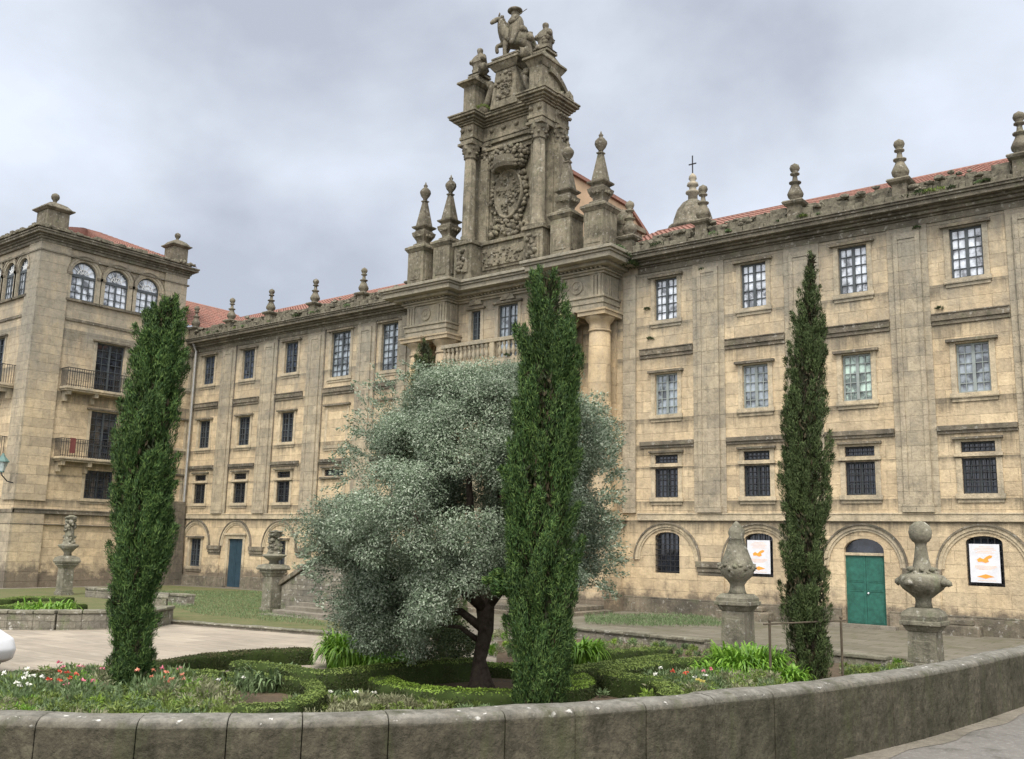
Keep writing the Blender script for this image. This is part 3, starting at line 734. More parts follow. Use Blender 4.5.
for a, c in ((-62.6, -38.5), (-24.8, X1)):
    ns = 3
    for i in range(ns):
        u0, u1 = a+(c-a)*i/ns, a+(c-a)*(i+1)/ns
        tiled('roof', HOUSE, (u0, 0.1, 17.95), (u1, 0.1, 17.95), (u0, 4.2, 19.85), (u1, 4.2, 19.85))
        b = MB(); b.add([(u0, 4.2, 19.84), (u1, 4.2, 19.84), (u1, 12.3, 16.2), (u0, 12.3, 16.2)], [(0, 1, 2, 3)]); b.build('roof', TILE, HOUSE)
    b = MB(); b.smooth = True; b.tube([(a, 4.2, 19.86), (c, 4.2, 19.86)], .12, 10); b.build('roof_ridge', TILE, HOUSE)
# finials -------------------------------------------------------------------
FIN = [(.27, 0), (.27, .70), (.40, .78), (.44, .86), (.40, .92), (.24, .96), (.20, 1.04), (.30, 1.14), (.33, 1.26), (.26, 1.42), (.19, 1.56), (.15, 1.68), (.24, 1.72), (.25, 1.77), (.12, 1.82), (.10, 1.95), (.09, 2.06), (.19, 2.10), (.19, 2.15), (.10, 2.19), (.17, 2.27), (.21, 2.38), (.17, 2.50), (.07, 2.56), (.02, 2.60)]
def finial(parent, x, y, z, k=1.0, name='finial'):
    f = MB(); f.lathe([(r*k, h*k) for r, h in FIN[:6]], x, y, z, sq=True); f.smooth = True
    f.lathe([(r*k, h*k) for r, h in FIN[5:]], x, y, z, 14); f.build(name, ORN, parent)
for x in piers[:8]: finial(HOUSE, x, -.42, 17.18, 1.08)
for x in (-60.7, -56.4, -52.0, -47.45, -42.9): finial(HOUSE, x, -.42, 17.18, .98)

# ------------------------------------------------------------------ portal
CX = -31.3
def ent_profile(z0): return
COLX = (-37.4, -35.4, -27.2, -25.15)
for x in COLX:
    c_ = MB(); c_.smooth = True
    c_.lathe([(.80, 4.6), (.80, 4.8), (.72, 4.83), (.76, 4.95), (.66, 5.05), (.62, 5.12), (.62, 6.5), (.61, 9.0), (.56, 12.0), (.52, 13.35)], x, -.92, 0, 28)
    c_.build('column', COLM, HOUSE)
    k = MB(); k.smooth = True; k.lathe([(.50, 13.35), (.57, 13.37), (.57, 13.45), (.52, 13.48), (.52, 13.80), (.62, 13.88), (.72, 14.02), (.76, 14.10)], x, -.92, 0, 28); k.smooth = False
    k.box(x-.80, x+.80, -1.72, -.12, 14.10, 14.40); k.box(x-.86, x+.86, -1.78, -.06, 14.30, 14.401); k.build('capital', COLM, HOUSE)
    q = MB(); q.box(x-.45, x+.45, -.16, 0, 4.6, 14.4); q.build('pilaster', COLM, HOUSE)
for a, c in ((-38.35, -34.5), (-28.1, -24.2)):
    p = MB(); p.box(a, c, -1.85, -.001, -.5, .9); p.box(a+.12, c-.12, -1.72, -.001, .9, 4.0); p.box(a-.02, c+.02, -1.9, -.001, 4.0, 4.2); p.box(a-.12, c+.12, -2.02, -.001, 4.201, 4.42); p.box(a+.1, c-.1, -1.75, -.001, 4.421, 4.6)
    for xx in ((a+c)/2-.95, (a+c)/2+.95): p.box(xx-.55, xx+.55, -1.78, -1.72, 1.2, 3.7)
    p.build('column_pedestal', WALL, HOUSE, bevel=.02)
# wall behind, center panel
cw = MB(); chs = [(-31.97, -30.63, 12.6, 15.75), (-33.88, -33.22, 14.0, 15.68), (-29.38, -28.72, 14.0, 15.68)]
gridwall(cw, -34.9, -27.7, 12.5, 17.2, chs, -.5, -.12); cw.add([(-34.9, -.5, 12.5), (-27.7, -.5, 12.5), (-27.7, 0, 12.5), (-34.9, 0, 12.5)], [(0, 1, 2, 3)])
cw.build('wall', WALL, HOUSE)
place(HOUSE, -31.3, 12.6, 15.75, 1.34, 'wide', off=(0, -.5, 0)); place(HOUSE, -33.55, 14.0, 15.68, .66, 'pale', off=(0, -.5, 0)); place(HOUSE, -29.05, 14.0, 15.68, .66, 'pale', off=(0, -.5, 0))
for x in (-31.3, -33.55, -29.05):
    o = MB(); o.prism([(x-.5, 16.0), (x+.5, 16.0), (x+.32, 16.35), (x, 16.55), (x-.32, 16.35)], -.66, -.501); o.blob((x, -.66, 16.2), (.2, .08, .2), .3); o.build('window_crest', TRIM, HOUSE)
# entablature blocks
ORDER = [(-38.0, -34.9, -1.5), (-27.7, -24.6, -1.5), (-34.9, -27.7, -.55)]
for bi, (a, c, y) in enumerate(ORDER):
    e_ = MB(); k = 1 if bi < 2 else 0
    if k:
        e_.box(a-.0, c+.0, y, 0, 14.402, 14.72); e_.box(a-.05, c+.05, y-.05, 0, 14.721, 15.0); e_.box(a-.12, c+.12, y-.12, 0, 15.001, 15.12)
        e_.box(a+.02, c-.02, y+.02, 0, 15.121, 16.2)
    steps = [(.10, 16.2, 16.32), (.22, 16.321, 16.42), (.55, 16.50, 16.66), (1.0, 16.661, 16.92), (1.1, 16.921, 17.04), (1.2, 17.041, 17.2)]
    for o, z0, z1 in steps:
        lo = o if k else 0
        e_.box(a-lo*k, c+lo*k, y-o, 0, z0+(0 if k else .0015), z1-(0 if k else .003))
    nd_ = int((c-a)/.24)
    for i in range(nd_+1):
        xx = a+(c-a)*i/nd_; e_.box(xx-.06, xx+.06, y-.34, y, 16.421, 16.499)
    if k:
        for i in range(8):
            for yy in (0,):
                yv = y+.1+i*.2; 
                e_.box(c, c+.34, yv-.05, yv+.05, 16.421, 16.499)
    e_.build('entablature', PORT, HOUSE, bevel=.02)
    if k:
        for sx in (a+.42, (a+c)/2, c-.42) if False else (a+.4, c-.4):
            tg = MB()
            for j in (-1, 0, 1): tg.box(sx+j*.2-.07, sx+j*.2+.07, y-.05, y+.02, 15.13, 16.12)
            tg.box(sx-.3, sx+.3, y-.06, y+.02, 16.121, 16.19); tg.build('triglyph', PORT, HOUSE)
        tg = MB(); cy_ = y+.6
        for j in (-1, 0, 1): tg.box(c-.02, c+.05, cy_+j*.2-.07, cy_+j*.2+.07, 15.13, 16.12)
        tg.build('triglyph', PORT, HOUSE)
        rz = MB(); m_ = (a+c)/2
        T = []
        for rr, yy in ((.36, .02), (.36, -.05), (.28, -.07), (.26, -.03), (.14, -.04), (.12, -.09), (.02, -.10)): T.append((rr, yy))
        vs = []; fs = []; nn = 20
        for rr, yy in T:
            for i in range(nn): t = 2*math.pi*i/nn; vs.append((m_+rr*math.cos(t), y+yy, 15.66+rr*math.sin(t)))
        for j in range(len(T)-1):
            for i in range(nn): fs.append((j*nn+i, j*nn+(i+1) % nn, (j+1)*nn+(i+1) % nn, (j+1)*nn+i))
        rz.add(vs, fs); rz.build('rosette', PORT, HOUSE)
# door niche
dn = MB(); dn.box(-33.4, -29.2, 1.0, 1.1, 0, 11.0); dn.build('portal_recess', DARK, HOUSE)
dn = MB()
for s_ in (0, 1): dn.box(-32.6+s_*1.31, -31.32+s_*1.31, .7, .8, .9, 5.6)
for s_ in (0, 1):
    for k in range(4): dn.box(-32.45+s_*1.31, -31.47+s_*1.31, .66, .7, 1.1+k*1.1, 2.0+k*1.1)
dn.build('door', REDDOOR, HOUSE)['label'] = 'dark red double portal door'
dn = MB(); dn.arch(CX, 8.9, 2.1, 2.5, -.14, 0, n=20); dn.box(-33.9, -33.4, -.12, 0, .0, 8.9); dn.box(-29.2, -28.7, -.12, 0, 0, 8.9); dn.build('portal_arch', PORT, HOUSE)
dn = MB(); dn.box(-34.4, -28.2, -.5, 0, 11.3, 11.7); dn.box(-34.2, -28.4, -.35, 0, 11.15, 11.3); dn.build('lintel', PORT, HOUSE)
# balcony
bl = MB(); bl.box(-34.95, -27.65, -1.95, -.5, 12.1, 12.42); bl.box(-34.9, -27.7, -1.8, 0, 11.9, 12.099)
for x in (-34.2, -32.4, -30.2, -28.4): bl.box(x-.25, x+.25, -1.6, -.0, 11.3, 11.9)
bo = bl.build('balcony', PORT, HOUSE, bevel=.02)
rl = MB(); rl.box(-34.9, -27.7, -1.86, -1.56, 13.42, 13.62); rl.box(-34.9, -27.7, -1.84, -1.58, 12.421, 12.52)
rl.box(-31.45, -31.15, -1.84, -1.58, 12.52, 13.42); rl.build('handrail', PORT, bo, bevel=.015)
BAL = [(.10, 0), (.10, .06), (.05, .10), (.06, .15), (.125, .32), (.11, .42), (.055, .60), (.05, .68), (.10, .74), (.09, .80), (.10, .84), (.10, .90)]
bmh = MB(); bmh.smooth = True; bmh.lathe(BAL, 0, 0, 0, 10); bme = bmh.mesh('baluster', [PORT])
for i in range(24):
    x = -34.7+i*.298
    if abs(x+31.3) < .2: continue
    o = bpy.data.objects.new('baluster', bme); COL.objects.link(o); o.parent = bo; o.location = (x+31.3, -1.71, 12.52)
# steps of the portal
st = MB()
for i in range(5): st.box(-35.5-i*.35, -27.1+i*.35, -2.1-i*.42, -1.9 if i else 0, -.5, .72-i*.16)
st.build('portal_steps', PAVE, HOUSE, bevel=.02)

# attic with obelisks
def obelisk(x, y, ped_top=19.9, base=17.2, k=.78):
    p = MB(); p.box(x-.92*k, x+.92*k, y-.92*k, y+.92*k, base, base+.35); p.box(x-.78*k, x+.78*k, y-.78*k, y+.78*k, base+.35, ped_top-.42)
    p.box(x-.5*k, x+.5*k, y-.82*k, y+.82*k, base+.6, ped_top-.65); p.box(x-.82*k, x+.82*k, y-.5*k, y+.5*k, base+.6, ped_top-.65)
    p.frus(x, y, ped_top-.42, ped_top-.25, .80*k, .95*k); p.box(x-.98*k, x+.98*k, y-.98*k, y+.98*k, ped_top-.249, ped_top-.1); p.frus(x, y, ped_top-.099, ped_top+.02, .90*k, .72*k)
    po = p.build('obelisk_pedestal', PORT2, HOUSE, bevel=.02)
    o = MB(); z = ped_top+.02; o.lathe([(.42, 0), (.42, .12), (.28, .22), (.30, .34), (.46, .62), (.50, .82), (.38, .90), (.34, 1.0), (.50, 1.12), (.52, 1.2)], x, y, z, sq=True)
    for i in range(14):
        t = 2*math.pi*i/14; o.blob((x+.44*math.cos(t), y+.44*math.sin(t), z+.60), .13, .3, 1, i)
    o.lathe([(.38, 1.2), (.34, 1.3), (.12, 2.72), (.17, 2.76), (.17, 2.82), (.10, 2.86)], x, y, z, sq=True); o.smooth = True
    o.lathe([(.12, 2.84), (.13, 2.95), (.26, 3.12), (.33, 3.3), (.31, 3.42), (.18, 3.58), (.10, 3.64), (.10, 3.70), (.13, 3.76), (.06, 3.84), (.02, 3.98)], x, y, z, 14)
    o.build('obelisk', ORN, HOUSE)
for x in (-37.4, -35.4, -27.2, -25.15): obelisk(x, -.95)
for x, y in ((-25.15, 1.3), (-37.4, 1.3)):   # second, lower pedestals behind with a stone ball
    p = MB(); p.box(x-.7, x+.7, y-1.2, y+.7, 17.2, 19.1); p.box(x-.85, x+.85, y-1.2, y+.85, 19.101, 19.35); p.build('obelisk_pedestal', PORT2, HOUSE, bevel=.02)
    p = MB(); p.smooth = True; p.blob((x, y, 19.85), .5, .12); p.build('stone_ball', ORN, HOUSE)
finial(HOUSE, -23.95, -.1, 17.2, 1.15); finial(HOUSE, -38.75, -.1, 17.2, 1.15)
# attic body + aedicule
at = MB(); at.box(CX-3.6, CX+3.6, -.9, 2.4, 17.2, 17.5); at.box(CX-3.35, CX+3.35, -.7, 2.3, 17.5, 19.25)
at.box(CX-1.7, CX+1.7, -.78, -.7, 17.8, 19.0); at.box(CX-1.5, CX+1.5, -.86, -.78, 17.95, 18.85)
for sx in (-2.42, 2.42):
    at.box(CX+sx-.62, CX+sx+.62, -1.62, -.7, 17.2, 19.2); at.box(CX+sx-.42, CX+sx+.42, -1.70, -1.62, 17.6, 18.9); at.box(CX+sx-.72, CX+sx+.72, -1.74, -.7, 19.201, 19.42)
at.box(CX-3.5, CX+3.5, -.85, 2.4, 19.251, 19.45); at.build('attic_base', PORT2, HOUSE, bevel=.02)
for sx in (-2.42, 2.42):   # carved figures on the little pedestals
    f = MB(); f.smooth = True
    for i in range(16): f.blob((CX+sx+random.uniform(-.25, .25), -1.74, 17.65+i*.08), random.uniform(.10, .18), .4, 1, i)
    f.build('carved_relief', ORN, HOUSE)
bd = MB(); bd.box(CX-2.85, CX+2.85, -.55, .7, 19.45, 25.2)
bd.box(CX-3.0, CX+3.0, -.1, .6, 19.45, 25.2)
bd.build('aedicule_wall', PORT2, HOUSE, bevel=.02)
for sx, y in ((-2.42, -1.22), (2.42, -1.22), (2.9, -.42), (-2.9, -.42), (-1.78, -.75), (1.78, -.75)):
    c_ = MB(); r = .36 if abs(sx) == 2.42 else .27
    if abs(sx) == 2.42:
        c_.smooth = True; c_.lathe([(r*1.35, 19.42), (r*1.35, 19.55), (r*1.12, 19.6), (r*1.2, 19.72), (r, 19.8), (r, 21.5), (r*.86, 24.35)], CX+sx, y, 0, 20)
        c_.build('column', PORT2, HOUSE)
    else:
        c_.box(CX+sx-r, CX+sx+r, y, y+.6, 19.45, 24.4); c_.build('pilaster', PORT2, HOUSE)
    k = MB(); k.smooth = True; k.lathe([(r*.9, 24.3), (r*1.1, 24.34), (r*.95, 24.4), (r*1.1, 24.6), (r*1.25, 24.85), (r*1.5, 25.05)], CX+sx, y+(0 if abs(sx) == 2.42 else .25), 0, 16)
    for i in range(12):
        t = 2*math.pi*i/12; k.blob((CX+sx+r*1.2*math.cos(t), y+(0 if abs(sx) == 2.42 else .25)+r*1.2*math.sin(t), 24.62+.25*(i % 2)), .10, .3, 1, i)
    k.smooth = False; k.box(CX+sx-r*1.5, CX+sx+r*1.5, y-r*1.5+(0 if abs(sx) == 2.42 else .25), y+r*1.5, 25.05, 25.19); k.build('capital', ORN, HOUSE)
# aedicule entablature with ressauts
en = MB()
for a, c, y in ((-2.8, 2.8, -.72), (-2.88, -1.96, -1.62), (1.96, 2.88, -1.62), (-2.95, 2.95, -.45)):
    q = .002*abs(a)
    yb = .72+q; en.box(CX+a, CX+c, y, yb, 25.2+q, 25.42-q); en.box(CX+a-.05, CX+c+.05, y-.05, yb, 25.42+q, 25.62-q); en.box(CX+a, CX+c, y, yb, 25.62+q, 26.25-q)
    for o, z0, z1 in ((.1, 26.25, 26.36), (.2, 26.36, 26.46), (.34, 26.46, 26.6), (.5, 26.6, 26.74), (.56, 26.74, 26.84)):
        en.box(CX+a-o*(1 if c < 3.4 or 1 else 0), CX+c+o, y-o, yb+o*.6, z0+q, z1-q+.0)
eo = en.build('entablature', PORT2, HOUSE, bevel=.015)
for (px_, py_, r_) in [(sx, -.74, .15) for sx in (-1.3, -.45, .45, 1.3)]+[(sx, -1.64, .14) for sx in (-2.7, -2.14, 2.14, 2.7)]+[(3.12, -.3+i*.3, .11) for i in range(4)]:
    kn = MB(); kn.smooth = True; kn.blob((CX+px_, py_, 25.95), r_, .2); kn.build('frieze_stud', ORN, HOUSE)
# frame of the coat of arms recess
fr = MB(); fr.box(CX-1.6, CX+1.6, -.72, -.55, 24.5, 24.75); fr.box(CX-1.75, CX+1.75, -.85, -.55, 24.751, 24.92)
fr.box(CX-1.6, CX-1.45, -.70, -.55, 19.45, 24.5); fr.box(CX+1.45, CX+1.6, -.70, -.55, 19.45, 24.5); fr.build('panel_frame', PORT2, HOUSE, bevel=.015)
ca = MB(); ca.smooth = True                      # coat of arms: oval shield in a scrolled border below a crown
def disc(mb, cx, cz, rx, rz, prof, n=32):
    vs = []; fs = []
    for k, y in prof:
        for i in range(n): t = 2*math.pi*i/n; vs.append((cx+rx*k*math.cos(t), y, cz+rz*k*math.sin(t)))
    for j in range(len(prof)-1):
        for i in range(n): fs.append((j*n+i, j*n+(i+1) % n, (j+1)*n+(i+1) % n, (j+1)*n+i))
    fs.append(tuple((len(prof)-1)*n+i for i in range(n))); mb.add(vs, fs)
disc(ca, CX, 21.95, .98, 1.45, [(1.0, -.55), (1.0, -.82), (.94, -.86), (.90, -.82), (.86, -.74), (.02, -.80)])
ca.box(CX-.86, CX+.86, -.79, -.74, 22.15, 22.22) ; ca.box(CX-.03, CX+.03, -.82, -.74, 20.6, 23.3)
random.seed(5)
for i in range(60):   # quarterings in relief
    t = random.uniform(0, 6.28); r = random.uniform(.1, .75); ca.blob((CX+.98*r*math.cos(t), -.79, 21.95+1.45*r*math.sin(t)), random.uniform(.05, .12), .5, 1, i)
for i in range(46):
    t = 2*math.pi*i/46; k = 1.15+.10*math.sin(i*2.7)
    ca.blob((CX+1.02*k*math.cos(t), -.70, 21.85+1.5*k*math.sin(t)), random.uniform(.10, .20), .5, 1, i)
for i in range(60): ca.blob((CX+random.uniform(-1.35, 1.35), -.64, random.uniform(19.6, 20.5)), random.uniform(.09, .22), .5, 1, i)
ca.build('coat_of_arms', PORT2, HOUSE)
random.seed(31)
for (xa, xb, y_, za, zb, n_, rr_) in ((CX-2.12, CX-1.72, -.60, 19.6, 24.2, 60, .11), (CX+1.72, CX+2.12, -.60, 19.6, 24.2, 60, .11), (CX-.5, CX+.5, -1.42, 27.4, 28.8, 40, .13), (CX-3.05, CX+3.05, -.80, 26.9, 27.1, 50, .12), (CX-1.6, CX+1.6, -.86, 18.0, 18.8, 60, .09)):
    cv_ = MB(); cv_.smooth = True
    for i in range(n_): cv_.blob((random.uniform(xa, xb), y_, random.uniform(za, zb)), random.uniform(.5, 1.1)*rr_, .5, 1, i)
    cv_.build('carved_relief', ORN, HOUSE)
cv_ = MB(); cv_.smooth = True
for i in range(90): cv_.blob((CX+2.88+random.uniform(0, .28), random.uniform(.15, .65), random.uniform(19.6, 24.8)), random.uniform(.07, .16), .5, 1, i)
cv_.build('carved_relief', ORN, HOUSE)
cr_ = MB(); cr_.smooth = True
for z, rx, nn in ((23.40, .98, 26), (23.56, 1.08, 26), (23.80, 1.16, 16), (24.02, 1.26, 20), (24.22, 1.24, 14), (24.42, 1.05, 18)):
    for i in range(nn):
        t = 2*math.pi*i/nn; cr_.blob((CX+rx*math.cos(t), -.75-.5*max(0, -math.sin(t))*rx, z), .13+.03*(i % 2), .4, 1, i)
cr_.smooth = False; cr_.lathe([(.80, 23.3), (.9, 23.5), (.92, 23.9), (.4, 24.0)], CX, -.7, 0, 20); cr_.build('crown', ORN, HOUSE)
# upper stage
up = MB()
for sx in (-2.35, 2.35):
    up.box(CX+sx-.42, CX+sx+.42, -1.6, .2, 26.84, 28.6 if sx < 0 else 28.4); up.frus(CX+sx, -.7, 28.4 if sx > 0 else 28.6, 28.75, .46, .62, .88, 1.12)
    up.box(CX+sx-.68, CX+sx+.68, -1.95, .4, 28.751, 28.88); up.frus(CX+sx, -.75, 28.881, 29.45, .58, .30, .9, .4)
up.frus(CX, -.45, 26.84, 29.1, .95, .72, .95, .8); up.box(CX-.5, CX+.5, -1.42, .3, 27.3, 28.8); up.frus(CX, -.45, 29.1, 29.45, .8, 1.05, .85, 1.1); up.box(CX-1.12, CX+1.12, -1.62, .72, 29.451, 29.6); up.frus(CX, -.45, 29.6, 29.85, 1.0, .85, 1.05, .85)
up.build('crowning_pedestal', PORT2, HOUSE, bevel=.02)
for sx in (-1, 1):
    vo = MB(); vo.smooth = True
    # S-scroll buttresses between centre and side pedestals
    pts = [(CX+sx*(1.0+.0*t), -.9, 28.9) for t in (0,)]
    pp = []
    for i in range(14):
        t = i/13; pp.append((CX+sx*(1.1+.85*t), -1.0, 28.6-1.5*math.sin(t*math.pi/2)))
    vo.tube(pp, [.20]*14, 8); vo.blob((CX+sx*1.75, -1.0, 27.2), .34, .1); vo.blob((CX+sx*1.3, -1.0, 28.6), .25, .1); vo.blob((CX+sx*1.5, -1.45, 29.5), .3, .5); 
# curved broken pediment pieces at the sides, running down to the cornice
    vo.smooth = False; prev = None
    for i in range(9):
        t = i/8; y = -1.0+2.2*t; z = 28.5-1.5*t*t
        if prev: 
            (y0, z0) = prev; vo.add([(CX+sx*2.2, y0, z0), (CX+sx*2.95, y0, z0), (CX+sx*2.95, y, z), (CX+sx*2.2, y, z), (CX+sx*2.2, y0, z0-.35), (CX+sx*2.95, y0, z0-.35), (CX+sx*2.95, y, z-.35), (CX+sx*2.2, y, z-.35)],
                   [(0, 1, 2, 3), (7, 6, 5, 4), (0, 1, 5, 4), (1, 2, 6, 5), (2, 3, 7, 6), (3, 0, 4, 7)])
        prev = (y, z)
    vo.box(CX+sx*2.4-.3, CX+sx*2.4+.3, .0, .9, 26.84, 27.6)
    for q in range(7): vo.blob((CX+sx*random.uniform(2.6, 2.9), .2+q*.15, 27.0+random.uniform(0, .6)), (.26, .24, .34), .4, 1, q)
    vo.build('volute', ORN, HOUSE)
# greenery growing on the portal ledges and cornices
def tuft(P, r, n, L, W, m, parent, name='wall_plant', flat=.6, updir=.6):
    p = rng.normal(0, 1, (n, 3)); p /= np.linalg.norm(p, axis=1)[:, None]; p *= rng.uniform(.2, 1, (n, 1))**.5
    D = p.copy(); D[:, 2] = np.abs(D[:, 2])+updir; p[:, 2] = np.abs(p[:, 2])*flat
    return quads_obj(name, m, leaves(np.array(P)+p*r, D, L, W, .4), parent)
tuft((-23.9, -1.15, 16.95), .55, 900, .12, .07, L_DARK, HOUSE); tuft((-24.2, -1.0, 17.3), .5, 700, .12, .06, L_WEED, HOUSE)
tuft((-23.7, -.5, 16.6), .5, 600, .12, .06, L_DARK, HOUSE); tuft((-34.0, -1.1, 17.5), .45, 500, .1, .05, L_DARK, HOUSE); tuft((-33.0, -1.1, 27.2), .4, 400, .1, .05, L_BOX, HOUSE)
random.seed(21)
for i in range(34):
    x = random.choice([random.uniform(-23, 6), random.uniform(-23, -3), random.uniform(-60.5, -40)])
    tuft((x, random.uniform(-.8, -.55), 17.3), random.uniform(.12, .3), 160, .09, .045, random.choice([L_WEED, L_BOX, L_DARK]), HOUSE)
for (x, z) in ((-22.95, 14.4), (-20.0, 15.9), (-22.8, 12.9), (-10.3, 16.1), (-9.6, 12.6), (-30.2, 12.55)): tuft((x, -.1 if x > -30 else -1.9, z), .16, 130, .08, .04, L_DARK, HOUSE)
def dust():  pass

# ------------------------------------------------------------------ statues on top
def skin(name, joints, edges, m, loc, parent=None, sub=2):
    me = bpy.data.meshes.new(name); me.from_pydata([j[:3] for j in joints], edges, [])
    o = bpy.data.objects.new(name, me); COL.objects.link(o)
    sk = o.modifiers.new('skin', 'SKIN'); sk.use_smooth_shade = True
    for i, j in enumerate(joints):
        r = j[3]; me.skin_vertices[0].data[i].radius = (r, r) if not isinstance(r, tuple) else r
        me.skin_vertices[0].data[i].use_root = (i == 0)
    o.modifiers.new('sub', 'SUBSURF').levels = sub; o.modifiers['sub'].render_levels = sub
    dg = bpy.context.evaluated_depsgraph_get(); me2 = bpy.data.meshes.new_from_object(o.evaluated_get(dg))
    bpy.data.objects.remove(o); bpy.data.meshes.remove(me); me2.name = name; me2.materials.clear(); me2.materials.append(m)
    o = bpy.data.objects.new(name, me2); COL.objects.link(o)
    if parent: o.parent = parent
    o.location = loc; return o
EQ = empty('equestrian_statue', (CX, -.45, 29.86), 'weathered stone statue of a hatted rider on a horse, topmost of the portal', 'statue')
hz = .0; EK = 1.22
# horse faces left-front (towards -x and the viewer)
hd = Vector((-.62, -.78, 0)).normalized(); hs = Vector((hd.y*-1, hd.x, 0))
def HP(a, s_, z, r): v = (hd*a+hs*s_)*EK; return (v.x, v.y, z*EK, r*EK*1.32)
J = [HP(0, 0, 1.15, .33), HP(.45, 0, 1.2, .32), HP(.62, 0, 1.5, .21), HP(.72, 0, 1.85, .14), HP(.82, 0, 2.05, .115), HP(1.08, 0, 1.86, .085), HP(1.22, 0, 1.72, .07),
     HP(-.5, 0, 1.18, .33), HP(-.75, 0, 1.2, .18), HP(-.95, 0, .95, .09), HP(-1.0, 0, .5, .08),
     HP(.5, .2, .85, .12), HP(.55, .2, .45, .075), HP(.52, .2, .05, .08),
     HP(.5, -.2, .9, .12), HP(.85, -.2, .75, .075), HP(.8, -.2, .38, .07),
     HP(-.55, .2, .8, .15), HP(-.7, .2, .45, .08), HP(-.6, .2, .05, .08),
     HP(-.55, -.2, .8, .15), HP(-.8, -.2, .45, .08), HP(-.72, -.2, .05, .08)]
J = J[:2]+J[2:7]+J[7:]
E_ = [(0, 1), (1, 2), (2, 3), (3, 4), (4, 5), (5, 6), (0, 7), (7, 8), (8, 9), (9, 10), (1, 11), (11, 12), (12, 13), (1, 14), (14, 15), (15, 16), (7, 17), (17, 18), (18, 19), (7, 20), (20, 21), (21, 22)]
ho = skin('horse', J, E_, ORN, (0, 0, 0), EQ)
J = [HP(0, 0, 1.55, .30), HP(0, 0, 1.85, .31), HP(.02, 0, 2.12, .28), HP(.03, 0, 2.3, .12), HP(.05, 0, 2.46, .18), HP(.04, 0, 2.58, .12),
     HP(.02, .28, 2.1, .11), HP(.15, .42, 1.85, .09), HP(.42, .3, 1.75, .07),
     HP(.02, -.28, 2.1, .11), HP(.0, -.5, 2.12, .08), HP(.15, -.75, 2.2, .06),
     HP(.12, .34, 1.35, .15), HP(.22, .42, .95, .10), HP(.32, .42, .62, .08),
     HP(.12, -.34, 1.35, .15), HP(.22, -.42, .95, .10), HP(.32, -.42, .62, .08)]
E_ = [(0, 1), (1, 2), (2, 3), (3, 4), (4, 5), (2, 6), (6, 7), (7, 8), (2, 9), (9, 10), (10, 11), (0, 12), (12, 13), (13, 14), (0, 15), (15, 16), (16, 17)]
skin('rider', J, E_, ORN, (0, 0, 0), EQ)
ht = MB(); ht.smooth = True; ht.lathe([(.36, 3.04), (.44, 3.10), (.42, 3.18), (.24, 3.24), (.2, 3.32), (.02, 3.36)], CX+hd.x*.06, -.45+hd.y*.06, 29.86, 16)
ht.tube([(CX+.1, -.95, 32.2), (CX+.65, -1.0, 32.3), (CX+1.25, -1.05, 32.4)], .022, 6)
ht.build('hat', ORN, EQ)
mn_ = MB(); mn_.smooth = True       # mane and ears
for i in range(9):
    t = i/8; v = (hd*(.38+.30*t))*EK; mn_.blob((CX+v.x, -.45+v.y, 29.86+(1.55+.58*t)*EK), .13, .5, 1, i)
for sy in (-.07, .07):
    v = (hd*.80+hs*sy)*EK; mn_.blob((CX+v.x, -.45+v.y, 29.86+2.24*EK), (.05, .05, .12), .1, 1)
mn_.build('mane', ORN, EQ)
ck = MB(); ck.smooth = True  # cloak over the horse's rump
for i in range(26):
    a = random.uniform(-.75, .05); s_ = random.uniform(-.38, .38); z = 2.0+a*.75-abs(s_)*1.0
    v = hd*a+hs*s_; ck.blob((CX+v.x*EK, -.45+v.y*EK, 29.86+z*EK), random.uniform(.15, .27), .4, 1, i)
for i in range(12):
    t = i/11; v = hd*(-.75-.3*t); ck.blob((CX+v.x*EK+random.uniform(-.1, .1), -.45+v.y*EK, 29.86+(1.0-.95*t)*EK), .2, .4, 1, i)
ck.build('cloak', ORN, EQ)
bs = MB(); bs.box(CX-.95, CX+.95, -1.4, .5, 29.80, 29.90); bs.build('statue_base', ORN, EQ)
def small_statue(x, y, z, h, label, wing):
    k = h/1.7; E0 = empty('stone_figure', (x, y, z), label, 'statue', 'figures on the side pedestals')
    J = [(0, 0, .42*k, .26*k), (0, 0, .75*k, .22*k), (0, 0, 1.08*k, .24*k), (0, 0, 1.28*k, .09*k), (.03*k, -.05*k, 1.44*k, .14*k), (.03*k, -.05*k, 1.6*k, .12*k), (0, 0, .12*k, .33*k),
         (-.28*k, -.05*k, 1.08*k, .11*k), (-.42*k, -.2*k, .8*k, .09*k), (-.25*k, -.38*k, .85*k, .07*k), (.28*k, -.05*k, 1.08*k, .11*k), (.42*k, -.15*k, .82*k, .09*k), (.34*k, -.36*k, .95*k, .08*k)]
    J = [(a_, b_, c_, r_*1.3) for a_, b_, c_, r_ in J]
    skin('figure', J, [(0, 1), (1, 2), (2, 3), (3, 4), (4, 5), (0, 6), (2, 7), (7, 8), (8, 9), (2, 10), (10, 11), (11, 12)], ORN, (0, 0, 0), E0, 2)
    b_ = MB(); b_.smooth = True
    for i in range(10): b_.blob((x+random.uniform(-.4, .4)*k, y+random.uniform(-.3, .2)*k, z+random.uniform(.05, .7)*k), random.uniform(.1, .2)*k, .4, 1, i)
    b_.smooth = False; b_.box(x-.42*k, x+.42*k, y-.42*k, y+.42*k, z-.06, z+.05); b_.build('drapery', ORN, E0)
small_statue(CX-2.35, -.75, 29.45, 1.95, 'small weathered stone figure on the left side pedestal beside the rider statue', -1)
small_statue(CX+2.35, -.75, 29.45, 1.95, 'small weathered stone figure on the right side pedestal beside the rider statue', 1)

